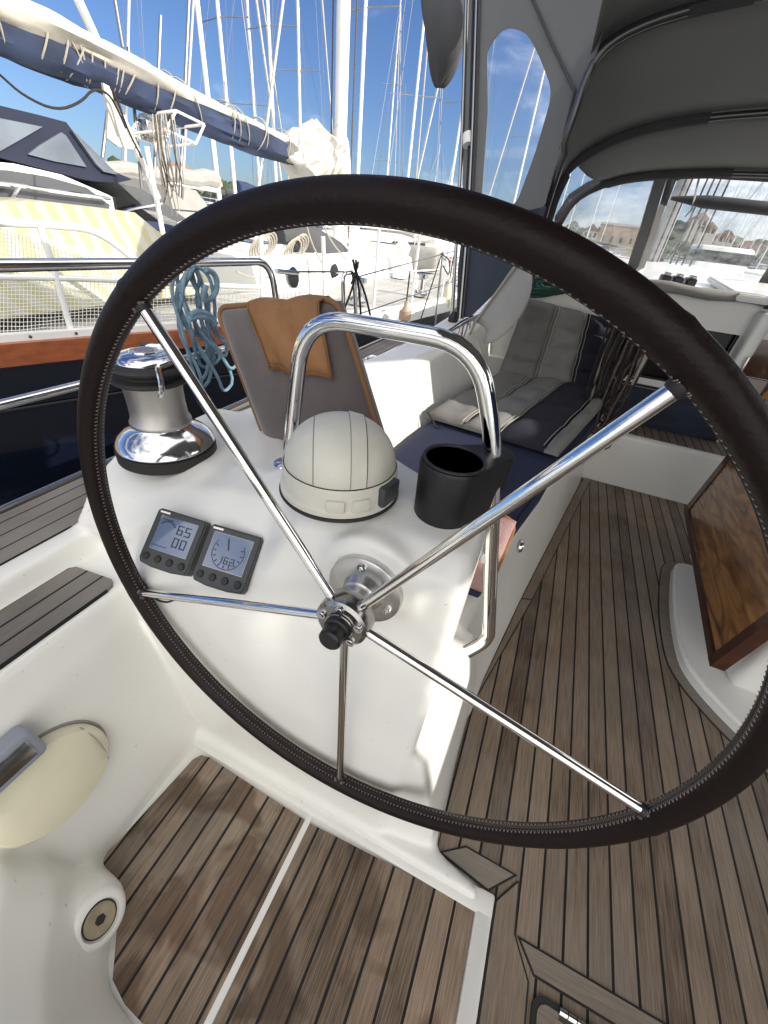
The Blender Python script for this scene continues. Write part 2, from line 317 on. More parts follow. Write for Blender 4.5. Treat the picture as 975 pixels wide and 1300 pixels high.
# ================================================================== OWN BOAT : the moulding
def console_rows():
    # right (starboard) to left
    K={-.045:[(.405,.60),(.432,.70),(.447,.785),(.485,.822),(.56,.826),(.61,.815),(.635,.79)],
       -.13:[(.405,.60),(.432,.70),(.447,.785),(.485,.822),(.58,.826),(.68,.815),(.70,.79)],
       -.30:[(.405,.60),(.432,.70),(.447,.785),(.485,.822),(.60,.826),(.735,.815),(.76,.79)],
       -.42:[(.38,.57),(.40,.612),(.475,.690),(.535,.757),(.60,.79),(.735,.78),(.76,.76)],
       -.52:[(.375,.57),(.397,.607),(.472,.685),(.535,.735),(.62,.75),(.75,.74),(.78,.72)],
       -.66:[(.36,.56),(.392,.60),(.467,.672),(.53,.702),(.62,.715),(.85,.71),(.89,.69)],
       -.80:[(.34,.50),(.36,.53),(.41,.58),(.49,.655),(.58,.70),(.93,.70),(.97,.68)],
       -.93:[(.35,.45),(.38,.50),(.43,.57),(.50,.65),(.58,.69),(.93,.69),(.97,.67)]}
    xs=sorted(K); rows=[]; x=-.93
    N=60
    for i in range(N+1):
        x=-.93+(.885)*i/N; dy=lin([-.93,-.76,-.68],[.07,.07,0],x)
        pr=[cubic(xs,[K[k][j] for k in xs],x) for j in range(7)]
        yb=.80 if x>-.7 else .95
        pts=[(.345,-.08),(.345,.0),(.343,.10),(.365,.35)]+pr+[(pr[-1][0]+.01,pr[-1][1]-.1),(pr[-1][0]+.01,-.08)]
        rows.append([V((x,a+(dy if j<6 else 0),b)) for j,(a,b) in enumerate(pts)])
    # side flare to starboard: the moulding swells towards the floor
    for (dx,ins) in ((.022,.008),(.034,.03),):
        rows.append([V((-.045+dx,min(max(p.y,.345+ins),.635-ins),p.z-(ins if p.z>.75 else 0))) for p in rows[N]])
    return rows
bm=BM()
loft(bm,console_rows())
# boss behind wheel bearing
lathe(bm,[(.092,-.12),(.092,.0),(.086,.006),(.0,.006)],(-.166,.437,.731),(0,-.998,.0617),n=32)
# toe / kick along the floor, flaring starboard side
prism(bm,[V(p) for p in ((-.66,.318,-.08),(.215,.322,-.08),(.215,.345,-.08),(.105,.372,-.08),(.085,.6,-.08),(.09,.8,-.08),(-.66,.8,-.08))],(0,0,.105))
loft(bm,[[V((-.06,.35,-.08)),V((.108,.375,-.08)),V((.085,.372,.09)),V((.012,.375,.36)),V((-.06,.38,.40))],[V((-.06,.82,-.08)),V((.108,.82,-.08)),V((.085,.8,.12)),V((.035,.76,.34)),V((-.06,.76,.36))]])
# aft coaming
sec=[(-.578,-.1),(-.586,.03),(-.64,.22),(-.70,.42),(-.735,.493),(-.875,.495),(-.895,.552),(-1.128,.545),(-1.135,-.9),(-.9,-.9)]
loft(bm,[[V((x,-1.3,z)) for x,z in sec],[V((x,.42,z)) for x,z in sec],[V((x+(.02 if x>-.7 else 0),.52,z)) for x,z in sec]])
sec2=[(-.6,-.1),(-.6,.5),(-.66,.66),(-.86,.66),(-.895,.552),(-1.128,.545),(-1.135,-.9),(-.9,-.9)]
loft(bm,[[V((x,.5,z)) for x,z in sec2],[V((x,1.0,z)) for x,z in sec2]])
# forward coaming
rows=[]
for i in range(18):
    y=.9+2.6*i/17
    ys=[.9,1.4,2.1,2.7,3.5]
    xb=lin(ys,[-.52,-.50,-.44,-.38,-.33],y); xt=lin(ys,[-.68,-.645,-.545,-.475,-.43],y); xo=lin(ys,[-.86,-.80,-.72,-.66,-.62],y)
    zt=lin(ys,[.69,.70,.72,.79,.83],y)
    rows.append([V((-.2,y,-.1)),V((-.2,y,.36)),V((xb,y,.37)),V((xt+.012,y,zt-.03)),V((xt-.02,y,zt)),V((xo,y,zt)),V((xo-.03,y,zt-.03)),V((xo-.06,y,.555)),V((-1.13,y,.545)),V((-1.13,y,-.9)),V((-.9,y,-.9))])
loft(bm,rows)
# bench box
def benchx(y,z): # inner face
    b=lin([.8,1.32,2.5,2.7],[.106,.186,.394,.42],y); t=lin([.8,1.1,1.65,2.1,2.7],[-.01,.03,.135,.245,.36],y)
    return b+(t-b)*z/.42
rows=[]
for i in range(16):
    y=.74+1.98*i/15
    rows.append([V((-.6,y,-.08)),V((benchx(y,0),y,-.08)),V((benchx(y,0),y,.0)),V((benchx(y,.35),y,.345)),V((benchx(y,.35)-.02,y,.37)),V((-.6,y,.37))])
loft(bm,rows)
fx=oz(128,1168,.075); fax=V((.80,.05,.60)).normalized()
lathe(bm,[(.070,-.16),(.060,-.05),(.054,-.018),(.050,-.011),(0,-.011)],tuple(fx),tuple(fax),28)
loft(bm,[[V((x,y,z)) for x,y in ((-.75,.01),(-.52-i*.02,.004-i*.012),(-.485-i*.02,-.018-i*.012),(-.43-i*.02,-.072-i*.012),(-.40-i*.01,-.09-i*.02),(-.30,-.106-i*.03),(-.2,-.18-i*.03),(-.1,-.5),(-.1,-1.3),(-.75,-1.3))] for i,z in ((0,-.08),(0,.012),(.6,.05),(2.2,.16),(4.5,.24))])
mould=struct('cockpit_moulding',bm,'gel')
rm=mould.modifiers.new('r','REMESH'); rm.mode='VOXEL'; rm.voxel_size=.0085; rm.use_smooth_shade=True
sm=mould.modifiers.new('s','SMOOTH'); sm.factor=.5; sm.iterations=9
# recessed seam line of console panel is soft: slight crease by bottom groove
# ------------------------------------------------------------------ floor sheets
bm=BM(); box(bm,-.62,2.7,-1.6,2.9,-.03,-.006); struct('cockpit_pan',bm,'gel')
def sheet(name,poly,z,m,th=.008):
    bm=BM(); prism(bm,[V((x,y,z-th)) for x,y in poly],(0,0,th)); return struct(name,bm,m,smooth=False)
def edge(y): return lin([.37,.6,.8,1.32,2.5,2.62],[.11,.10,.104,.183,.394,.42],y)
sheet('cockpit_floor',[(.257,-1.5),(2.4,-1.5),(2.4,2.66),(.40,2.62),(.39,2.5),(.18,1.32),(.10,.79),(.10,.6),(.108,.378),(.24,.35),(.257,.31)],.0,'teak')
# helm platform boards either side of the drain strip
sheet('helm_floor',[(-.212,-1.3),(-.212,.291),(-.52,.302),(-.545,.297),(-.556,.28),(-.585,.02),(-.545,.02),(-.50,.01),(-.475,-.01),(-.426,-.058),(-.406,-.078),(-.36,-.09),(-.30,-.094),(-.25,-.12),(-.212,-.16)],.0,'teakh')
sheet('helm_floor',[(.217,-1.3),(.217,.305),(.21,.312),(-.198,.291),(-.198,-1.3)],.0,'teakh')
sheet('drain_strip',[(-.212,-1.3),(-.198,-1.3),(-.198,.31),(-.212,.31)],-.0005,'gel')
# rims of gelcoat
bm=BM(); box(bm,.219,.256,-1.3,.352,-.03,.006,bev=.005); box(bm,-.6,.256,.306,.350,-.03,.0065,bev=.005); struct('floor_rim',bm,'gel')
# margin boards with caulked edges
def strip(name,left,right,z,m,th=.005,seam=.0045,ends=True):
    poly=left+right[::-1]
    sheet(name+'_caulk',[(V(p)).to_tuple() for p in poly],z,M_['rubber'],th)
def offset_poly(poly,d):
    n=len(poly); out=[]; P=[V((p[0],p[1])) for p in poly]
    area=sum(P[i].x*P[(i+1)%n].y-P[(i+1)%n].x*P[i].y for i in range(n)); s=1 if area>0 else -1
    for i in range(n):
        a,b,c=P[i-1],P[i],P[(i+1)%n]; u=(b-a).normalized(); v=(c-b).normalized(); nu=V((-u.y,u.x))*s; nv=V((-v.y,v.x))*s
        m=(nu+nv); m=m/max(.3,m.dot(nu)) if m.length>1e-6 else nu
        out.append((b.x+m.x*d,b.y+m.y*d))
    return out
def margin(name,poly,m,z=.004,w=.0042):
    sheet('caulk_seam',poly,z-.002,M_['rubber'],.005); sheet(name,offset_poly(poly,w),z,m,.0045)
ml=[(edge(y)+.001,y) for y in (.80,1.06,1.32,1.7,2.1,2.5,2.60)]; mr=[(edge(y)+lin([.8,1.32,2.5],[.012,.05,.055],y),y+.02) for y in (.80,1.06,1.32,1.7,2.1,2.5,2.60)]
margin('teak_margin',ml[:3]+mr[:3][::-1],M_['teakm']); margin('teak_margin',ml[2:]+mr[2:][::-1],M_['teakm'])
margin('teak_margin',[(.112,.372),(.172,.413),(.299,.41),(.24,.352)],M_['teakc'])
margin('teak_margin',[(.257,-1.3),(.257,.345),(.299,.40),(.306,.40),(.309,.308),(.345,.25),(.345,-1.3)],M_['teakm'])
margin('teak_margin',[(.312,.308),(2.2,.308),(2.2,.262),(.352,.262)],M_['teakc'])
# table plinth with curb
pl=[(.885,1.915),(.845,1.90),(.82,1.84),(.775,1.55),(.765,1.30),(.79,1.21),(.86,1.11),(.97,1.0),(1.15,.93),(1.4,.93),(1.4,1.93)]
pl=[(p.x,p.y) for p in smoothp([V((a,b,0)) for a,b in pl],2,closed=True)]
margin('teak_margin',offset_poly(pl,-.042),M_['teakc'],z=.005)
# ------------------------------------------------------------------ cross-deck / side deck teak
sheet('side_deck',[(-1.11,-1.2),(-.937,-1.2),(-.937,.42),(-.955,.52),(-.93,.95),(-.92,1.5),(-.88,2.4),(-.86,3.2),(-1.11,3.2)],.556,'teakd',.014)
sheet('teak_seat_strip',[(-.875,-1.2),(-.742,-1.2),(-.747,.345),(-.752,.362),(-.765,.372),(-.865,.362),(-.876,.35)],.503,'teaks',.012)
bm=BM(); box(bm,-1.13,-1.112,-1.2,3.2,.545,.566,bev=.004); struct('deck_edge_trim',bm,'dsteel')
# hull side below deck is part of moulding
# genoa track
tr=thing('sheet_track','black sail track screwed to the side deck outboard of the coaming','track',(-.93,1.9,.56))
bm=BM(); box(bm,-.945,-.915,1.5,3.0,.562,.578,bev=.003); link('rail',bm,'dsteel',tr)
bm=BM(); box(bm,-.955,-.905,2.05,2.17,.575,.60,bev=.006); link('slider',bm,'steel',tr)

# ================================================================== STEERING WHEEL
WC=V((-.1662,.3561,.7335)); WN=V((-.001,.998,-.0617)).normalized()   # forward axis
WU=(V((0,0,1))-WN*WN.z).normalized(); WX=WU.cross(WN)
if WX.x<0: WX=-WX
RR=.5; RT=.0174
def wp(a,r,d=0): return WC+(WX*math.sin(a)+WU*math.cos(a))*r+WN*d
wheel=thing('steering_wheel','big ship steering wheel with dark brown stitched leather rim and five steel spokes','steering wheel',tuple(wp(0,0,.06)))
# spoke angles: fit
att=[(190,390),(183,752),(435,985),(815,1022),(857,500)]
angs=[]
for p in att:
    q=opl(*p,WC,WN)-WC; angs.append(math.atan2(q.dot(WX),q.dot(WU)))
base=sum(((a-i*(-2*PI/5)) % (2*PI)) if ((a-i*(-2*PI/5))%(2*PI))<4 else ((a-i*(-2*PI/5))%(2*PI))-2*PI for i,a in enumerate(angs))
# attach angles snapped to 72 degrees using mean direction
sx=sum(math.sin(5*a) for a in angs); cx=sum(math.cos(5*a) for a in angs); ph=math.atan2(sx,cx)/5
SA=[ph+k*2*PI/5 for k in range(5)]
seams=[math.atan2((opl(*p,WC,WN)-WC).dot(WX),(opl(*p,WC,WN)-WC).dot(WU)) for p in ((152,352),(175,753),(850,420),(830,1040))]
bm=BM(); n=360; m=20; rings=[]
for i in range(n):
    a=2*PI*i/n; r=RT*(1+.012*noise.noise(V((math.sin(a)*5,math.cos(a)*5,0))))
    for s in seams:
        d=(a-s+PI)%(2*PI)-PI
        r*=1+.07*math.exp(-((d-.012)/.008)**2)-.06*math.exp(-((d)/.004)**2)
    ring=[]
    for k in range(m):
        t=2*PI*k/m; rr=r*(1-.10*math.exp(-((((t-PI+PI)%(2*PI))-PI)/.25)**2)) if False else r
        ring.append(bm.verts.new(wp(a,RR+rr*math.cos(t),rr*math.sin(t))))
    rings.append(ring)
for i in range(n):
    A,B=rings[i],rings[(i+1)%n]
    for k in range(m): bm.faces.new((A[k],A[(k+1)%m],B[(k+1)%m],B[k]))
rim=link('rim',bm,'leather',wheel)
# stitching on inner aft side: two zigzags and two edge lines
bm=BM(); NS=420
def rp(a,t,lift=.0004): return wp(a,RR+(RT+lift)*math.cos(t),(RT+lift)*math.sin(t))
t0=PI-.02; hw=.42
for ph0 in (0,1):
    pts=[]
    for i in range(NS): pts.append(rp(2*PI*(i+.0)/NS, t0+(hw if (i+ph0)%2 else -hw),.0005)) 
    tube(bm,pts,.00075,5,closed=True)
link('stitching',bm,'thread',rim)
bm=BM(); tube(bm,[rp(2*PI*i/360,t0,-.0006) for i in range(360)],.0012,5,closed=True); link('leather_seam',bm,'rubber',rim)
# binding thread by the spokes
for a in SA:
    bm=BM()
    for da in (-.016,-.011,.012,.017):
        tube(bm,[rp(a+da,t0-.6+1.2*k/10,.0004) for k in range(11)],.0007,5)
    link('lashing',bm,'thread',rim)
    bm=BM(); tube(bm,[wp(a,.034,-.0),wp(a,RR-RT+.004,0)],.0079,18); link('spoke',bm,'steel',wheel)
    bm=BM(); lathe(bm,[(.0080,0),(.0092,.002),(.0096,.008),(.009,.010)],tuple(wp(a,RR-RT-.006)),tuple(wp(a,1)-WC),20); link('spoke_socket',bm,'rubber',wheel)
hub=BM(); lathe(hub,[(.0,-.018),(.036,-.018),(.0415,-.014),(.0425,-.008),(.0425,.014),(.040,.019),(.027,.021),(.027,.03),(.0,.03)],tuple(WC),tuple(WN),48)
hb=link('hub',hub,'dsteel',wheel)
for k in range(5):
    a=ph+PI/5+k*2*PI/5
    bm=BM(); lathe(bm,[(.0,-.0235),(.0035,-.0235),(.0042,-.0215),(.0068,-.0215),(.0072,-.020),(.0072,-.016),(0,-.016)],tuple(wp(a,.0315)),tuple(WN),16); link('hub_bolt',bm,'steel',hb)
bm=BM(); lathe(bm,[(0,-.052),(.0145,-.052),(.0172,-.049),(.0176,-.040),(.0165,-.037),(.0165,-.030),(.0205,-.028),(.0215,-.018),(0,-.018)],tuple(WC),tuple(WN),36); link('centre_knob',bm,'black',wheel)
bm=BM(); lathe(bm,[(.0225,-.0195),(.0225,-.0215),(.019,-.0215),(.019,-.0185)],tuple(WC),tuple(WN),36); link('washer',bm,'steel',hb)
bm=BM(); lathe(bm,[(.030,.021),(.030,.03),(.027,.033),(.0275,.07),(.0,.07)],tuple(WC),tuple(WN),36); link('axle',bm,'satin',wheel)
# loose dark strap end at the left spoke
bm=BM(); p=oy(195,757,.352); tube(bm,smoothp([wp(SA[0],RR) if False else oy(190,752,.35),oy(199,762,.345),oy(212,765,.342),oy(220,762,.342)],2),[.003]*1 and .0022,6); link('strap_end',bm,'roped',rim)
# bearing flange on the console
fl=thing('bearing_flange','round satin aluminium bearing flange bolted to console behind the wheel hub','flange',tuple(wp(0,0,.075)))
bm=BM(); lathe(bm,[(0,.08),(.064,.08),(.0655,.074),(.064,.064),(.061,.0625),(.036,.0615),(.033,.056),(.0315,.045),(.029,.043),(.0,.043)],tuple(WC),tuple(WN),56); fb=link('flange_plate',bm,'satin',fl)
for a in (R(-8),R(112),R(232)):
    bm=BM(); lathe(bm,[(0,.0615),(.003,.0615),(.004,.0575),(.0075,.0575),(.008,.061),(.008,.064),(0,.064)],tuple(wp(a,.050)),tuple(WN),16); link('socket_screw',bm,'steel',fb)

# ================================================================== WINCH
WB=V((-.805,.627,.699))
wi=thing('sheet_winch','chrome self tailing winch with black jaws on the white coaming pad','winch',tuple(WB))
bm=BM(); lathe(bm,[(0,0),(.108,0),(.112,.004),(.112,.032),(.106,.036),(0,.036)],WB,n=56); link('base_skirt',bm,'rubber',wi)
bm=BM(); lathe(bm,[(.104,.036),(.1095,.038),(.1115,.043),(.109,.05),(.099,.064),(.083,.078),(.070,.088),(.064,.096),(.062,.104),(.0,.104)],WB,n=64); link('base_flare',bm,'chrome',wi)
bm=BM(); lathe(bm,[(.066,.098),(.067,.104),(.066,.108),(.0615,.115),(.0600,.15),(.0605,.19),(.064,.214),(.0,.214)],WB,n=56); link('drum',bm,'brush',wi)
bm=BM(); lathe(bm,[(.05,.208),(.078,.214),(.083,.219),(.082,.226),(.070,.232),(.070,.238),(.082,.246),(.084,.252),(.080,.258),(.060,.262),(0,.262)],WB,n=56); link('tailing_jaw',bm,'rubber',wi)
bm=BM(); lathe(bm,[(.062,.258),(.064,.264),(.060,.272),(.046,.280),(.030,.283),(.028,.286),(.018,.286),(.016,.282),(.013,.279),(.013,.272),(0,.272)],WB,n=56)
link('top_cap',bm,'chrome',wi)
bm=BM(); a0=R(-25)
pts=[]
for k in range(13):
    a=R(150)-R(175)*k/12; r=.045+.028*k/12; pts.append(WB+V((math.cos(a)*r,math.sin(a)*r,.279-.012*(k/12)**2)))
e=pts[-1]; pts+=[e+V((.012,-.008,-.02)),e+V((.014,-.012,-.045)),e+V((.008,-.014,-.062))]
tube(bm,smoothp(pts,1),[.010]*len(smoothp(pts,1)),10,flat=.6); link('feeder_arm',bm,'chrome',wi)
bm=BM(); lathe(bm,[(.014,.2835),(.020,.2835),(.020,.2865),(.014,.2865)],WB,n=24); link('handle_socket',bm,'dsteel',wi)

wi.scale=(1,1,.87)
# ================================================================== COMPASS
CB=V((-.279,.540,.826))
co=thing('binnacle_compass','cream domed compass with plastic hood cover on top of the console','compass',tuple(CB))
bm=BM(); lathe(bm,[(0,0),(.104,0),(.106,.003),(.105,.007),(0,.007)],CB,n=64); link('gasket',bm,'rubber',co)
bm=BM(); lathe(bm,[(.1,.006),(.1035,.008),(.1035,.016),(.100,.020),(.0985,.052),(.096,.057),(0,.057)],CB,n=64); bb=link('base_ring',bm,'domecream',co)
bm=BM(); pf=[(.0945,.055)]+[(.0945*math.cos(a)**.9 if a<1.57 else 0,.055+.079*math.sin(a)) for a in [R(5*k) for k in range(1,18)]]+[(0,.134)]
lathe(bm,pf,CB,n=64); dm=link('dome_cover',bm,'domecream',co)
def domearc(th0,w,lift,name,mm,n=44,o0=.024):
    bm=BM(); d=V((math.cos(th0),math.sin(th0),0)); s=V((-math.sin(th0),math.cos(th0),0)); rows=[]
    def am(o): return math.acos(min(1,(abs(o)/.0945)**(1/.9)))
    for k in range(n+1):
        t=-1+2*k/n; row=[]
        for off,l in ((-w,-.002),(-w,lift),(w,lift),(w,-.002)):
            o=off+o0; a=R(2)+(am(o)-R(2))*math.sin((1-abs(t))*PI/2); r=.0945*math.cos(a)**.9; al=math.sqrt(max(0,r*r-o*o))*(1 if t<0 else -1)
            q=V((0,0,.055+.079*math.sin(a)))+s*o+d*al; nn=(q-V((0,0,.04))).normalized(); row.append(CB+q+nn*l)
        rows.append(row)
    loft(bm,rows); return link(name,bm,mm,dm)
domearc(R(-60),.0115,.0022,'hood_rib','domecream'); domearc(R(-60),.0008,.0012,'hood_seam','canvasd',o0=.0365); domearc(R(-60),.0008,.0007,'hood_seam','canvasl',o0=.0118); domearc(R(-60),.0008,.0006,'hood_seam','canvasl',o0=-.045)
bm=BM()
for (aa) in (R(-62),):
    pass
tube(bm,[CB+V((math.cos(R(6*k))*.0958,math.sin(R(6*k))*.0958,.0563)) for k in range(60)],.0012,5,closed=True); link('joint_line',bm,'rubber',dm)
for aa in (R(-66),R(-43)):
    bm=BM(); c=CB+V((math.cos(aa)*.101,math.sin(aa)*.101,.03)); box(bm,-.004,.0035,-.015,.015,-.012,.010,bev=.003,mtx=Matrix.Translation(c)@Matrix.Rotation(aa,4,'Z')); link('grip_block',bm,'domecream',bb)
bm=BM(); aa=R(-10); c=CB+V((math.cos(aa)*.100,math.sin(aa)*.100,.035)); box(bm,-.01,.008,-.024,.024,-.02,.018,bev=.005,mtx=Matrix.Translation(c)@Matrix.Rotation(aa,4,'Z')); link('lamp_housing',bm,'housing',bb)

# ================================================================== INSTRUMENTS
SEG={'0':'abcdef','1':'bc','2':'abged','5':'afgcd','6':'afgedc'}
def digit(bm,ch,x,y,w,h,t,z):
    S={'a':(0,h,w,h),'d':(0,0,w,0),'g':(0,h/2,w,h/2),'f':(0,h/2,0,h),'b':(w,h/2,w,h),'e':(0,0,0,h/2),'c':(w,0,w,h/2)}
    for s in SEG[ch]:
        x0,y0,x1,y1=S[s]; box(bm,x+min(x0,x1)-t/2,x+max(x0,x1)+t/2,y+min(y0,y1)-t/2,y+max(y0,y1)+t/2,z,z+.0006)
def instrument(px,label,kind):
    P=[V(ox(0,0,-1)) for _ in range(1)]
    w=.112
    org,tilt,yaw,roll=px
    ex=V((1,0,0)); ey=V((0,math.cos(tilt),math.sin(tilt))); nn=ex.cross(ey)
    ex,ey=[v*math.cos(roll)+nn.cross(v)*math.sin(roll) for v in (ex,ey)]
    rz=Matrix.Rotation(yaw,3,'Z'); ex=rz@ex; ey=rz@ey; nn=ex.cross(ey)
    mt=Matrix(((ex.x,ey.x,nn.x,org[0]),(ex.y,ey.y,nn.y,org[1]),(ex.z,ey.z,nn.z,org[2]),(0,0,0,1)))
    c=mt@V((w/2,w/2,-.03))
    t=thing('instrument_display',label,'display',tuple(c))
    def pl(name,bm,m,par=t):
        bmesh.ops.transform(bm,matrix=mt,verts=bm.verts); return link(name,bm,m,par)
    bm=BM(); 
    o=[(0.006,-.001),(w*.3,-.005),(w*.7,-.005),(w-.006,-.001),(w-.0005,.008),(w,w-.006),(w-.006,w),(.006,w),(0,w-.006),(.0005,.008)]
    prism(bm,[V((a,b,-.034)) for a,b in o],(0,0,.034),bev=.003,seg=3); hs=pl('housing',bm,'housing')
    bm=BM(); box(bm,.0135,w-.0135,.029,w-.012,-.001,.0006,bev=.0004,seg=1); pl('bezel',bm,'dsteel')
    bm=BM(); box(bm,.015,w-.015,.0305,w-.0135,-.001,.0009); sc_=pl('screen',bm,'lcd')
    for k in range(4):
        bm=BM(); lathe(bm,[(.0065,0),(.0075,.0012),(.0062,.0034),(0,.0042)],(.016+k*.0265,.0135,0),n=20); b_=pl('button',bm,'rubber')
    bm=BM(); box(bm,.008,.030,w-.0085,w-.0045,.0002,.0007); pl('maker_mark',bm,'white')
    bm=BM(); z=.001
    if kind==0:
        digit(bm,'6',.060,.071,.010,.017,.0022,z); digit(bm,'5',.077,.071,.010,.017,.0022,z)
        digit(bm,'0',.060,.045,.010,.017,.0022,z); digit(bm,'0',.077,.045,.010,.017,.0022,z)
        for k in range(8): 
            a0=R(40+k*14); box(bm,-.0012,.0012,.0,.004,0,.0006,mtx=Matrix.Translation((.036,.07,z))@Matrix.Rotation(a0-PI/2,4,'Z')@Matrix.Translation((0,.018,0)))
        box(bm,.018,.045,.092,.0932,z,z+.0006); box(bm,.018,.05,.038,.0392,z,z+.0006)
        pl('digits',bm,'lcdink',sc_)
    else:
        cx,cy=.056,.066
        tube(bm,[V((cx+.033*math.cos(R(a)),cy+.033*math.sin(R(a)),z)) for a in range(-215,36,8)],.0007,4)
        for a in range(-200,21,22): box(bm,-.001,.001,0,.006,0,.0006,mtx=Matrix.Translation((cx,cy,z))@Matrix.Rotation(R(a)-PI/2,4,'Z')@Matrix.Translation((0,.025,0)))
        box(bm,-.0013,.0013,.004,.028,0,.0007,mtx=Matrix.Translation((cx,cy,z))@Matrix.Rotation(R(18),4,'Z'))
        for i,ch in enumerate('162'): digit(bm,ch,.041+i*.0125,.044,.007,.012,.0017,z)
        pl('dial_marks',bm,'lcdink',sc_)
    return t
instrument(((-.636,.367,.631),.74,.15,-.05),'grey instrument left of its twin with two rows of digits, on the white console','digits') if False else None
instrument(((-.634,.364,.630),.74,.16,-.05),'square grey display showing two rows of digits, nearer the rim of the wheel',0)
instrument(((-.507,.374,.632),.74,.16,-.035),'square grey display with a round needle dial, nearer the compass',1)

# ================================================================== GRAB RAIL and CUP HOLDER
gr=thing('grab_rail','polished steel grab rail arching over the compass and console','grab rail',(-.2,.63,.8))
def gp(px,py,y=.63): return oy(px,py,y)
pts=[V((-.455,.63,.74)),gp(379,430),gp(398,408),gp(430,405),gp(560,427),gp(607,462),gp(620,495),gp(626,560),V((.047,.632,.62)),V((.048,.625,.45)),V((.005,.60,.42))]
pts=[V((-.458,.63,.74)),gp(384,415),gp(420,400),gp(594,436),gp(624,520),gp(621,800),V((.0,.60,.445))]
pts=[V((-.458,.63,.74)),gp(386,400),gp(607,437),gp(627,560),gp(620,812),oy(592,828,.60)]
pf=fillet(pts,.085,9)
bm=BM(); tube(bm,pf,.0145,20); link('tube',bm,'steel',gr)
bm=BM(); a=gp(614,706); b=V((.0,.62,a.z+.004)); tube(bm,[b,a],.011,14); link('support_stub',bm,'satin',gr)
bm=BM(); lathe(bm,[(.026,0),(.027,.003),(.020,.007),(.017,.008)],(-.458,.63,.775),n=30); link('foot_flange',bm,'steel',gr)
# cup holder
ch=thing('cup_holder','black plastic cup holder clamped to the right leg of the grab rail','cup holder',(-.09,.6,.80))
cz=.925; cA=oz(577,584,cz); cB=oz(632,573,cz)
def stad(ra,rb,c0,c1,z,n=18):
    d=(c1-c0); d.z=0; th=math.atan2(d.y,d.x); o=[]
    for k in range(n+1): a=th+PI/2+PI*k/n; o.append(V((c0.x+ra*math.cos(a),c0.y+ra*math.sin(a),z)))
    for k in range(n+1): a=th-PI/2+PI*k/n; o.append(V((c1.x+rb*math.cos(a),c1.y+rb*math.sin(a),z)))
    return o
bm=BM(); h=.115; c1=cA.lerp(cB,1.0)
loft(bm,[stad(.047,.024,cA,c1,cz-h),stad(.0505,.027,cA,c1,cz-h+.004),stad(.0545,.030,cA,c1,cz-.006),stad(.0525,.028,cA,c1,cz)],cap=True)
cup=link('body',bm,'black',ch)
# bore
bm=BM(); lathe(bm,[(.0455,.002),(.0455,-.09),(0,-.09)],(cA.x,cA.y,cz-.0005),n=40)
for f in list(bm.faces):
    if len(f.verts)>6: bm.faces.remove(f)
bo=link('cut',bm,'black'); bpy.data.objects.remove(bo)
cut=BM(); lathe(cut,[(0,.02),(.0455,.02),(.0440,-.09),(0,-.09)],(cA.x,cA.y,cz),n=40)
cme=bpy.data.meshes.new('cutter'); bmesh.ops.recalc_face_normals(cut,faces=cut.faces); cut.to_mesh(cme); cut.free(); cob=bpy.data.objects.new('cutter',cme); C.objects.link(cob)
bo=cup.modifiers.new('b','BOOLEAN'); bo.operation='DIFFERENCE'; bo.object=cob; bo.solver='EXACT'
dg=bpy.context.evaluated_depsgraph_get(); nm=bpy.data.meshes.new_from_object(cup.evaluated_get(dg)); cup.modifiers.clear(); cup.data=nm; bpy.data.objects.remove(cob)
bm=BM(); lathe(bm,[(.0455,0),(.0505,0),(.0515,.002),(.0505,.0038),(.0465,.0038),(.0455,.002),(.0455,0)],(cA.x,cA.y,cz),n=48)
link('rim_ring',bm,'rubber',ch)

# ================================================================== CUSHIONS
def pillow(name,w,h,t,mtx,m,parent=None,bul=.02,nx=22,ny=26,wr=.004,seed=0):
    """cushion in local x(width) y(height) z(thickness)"""
    bm=BM(); 
    def sgn(u): return 1 if u>=0 else -1
    grid={}
    def P(u,v,s):
        # u,v in -1..1
        e=(1-abs(u)**6)*(1-abs(v)**6); th=t/2*max(0,e)**.28+bul*(1-u*u)*(1-v*v)
        n_=noise.noise(V((u*2.2+seed,v*2.6,s*3)))*wr*2+noise.noise(V((u*7+seed,v*7,s)))*wr*.5
        return mtx@V((u*w/2,v*h/2,s*(th+n_*e)))
    for s in (-1,1):
        g=[[None]*(ny+1) for _ in range(nx+1)]
        for i in range(nx+1):
            for j in range(ny+1):
                u=math.sin((i/nx-.5)*PI); v=math.sin((j/ny-.5)*PI)
                g[i][j]=bm.verts.new(P(u,v,s))
        for i in range(nx):
            for j in range(ny): bm.faces.new((g[i][j],g[i+1][j],g[i+1][j+1],g[i][j+1]))
    bmesh.ops.remove_doubles(bm,verts=bm.verts,dist=.0006)
    return link(name,bm,m,parent)
# brown back cushion
def fmat(o,xd,yd):
    xd=V(xd).normalized(); yd=V(yd); yd=(yd-xd*yd.dot(xd)).normalized(); zd=xd.cross(yd)
    return Matrix(((xd.x,yd.x,zd.x,o[0]),(xd.y,yd.y,zd.y,o[1]),(xd.z,yd.z,zd.z,o[2]),(0,0,0,1)))
TL=oy(263,388,.88);TR=oy(420,377,.90);BR=oy(473,545,.83);BL=oy(352,618,.80)
upd=((TL-BL).normalized()+(TR-BR).normalized()).normalized(); xd=(TR-TL).normalized()
hgt=.66; wid=(TR-TL).length*1.0
zd=xd.cross(upd).normalized()
cen=(TL+TR)/2-upd*hgt/2-zd*.055
mt=Matrix(((xd.x,upd.x,zd.x,cen.x),(xd.y,upd.y,zd.y,cen.y),(xd.z,upd.z,zd.z,cen.z),(0,0,0,1)))
bc=thing('back_cushion','taupe velvet back cushion with tan piping standing behind the compass','cushion',tuple(cen-upd*hgt/2))
pillow('cushion_body',wid,hgt,.10,mt,'brownfab',bc,bul=.012,seed=2)
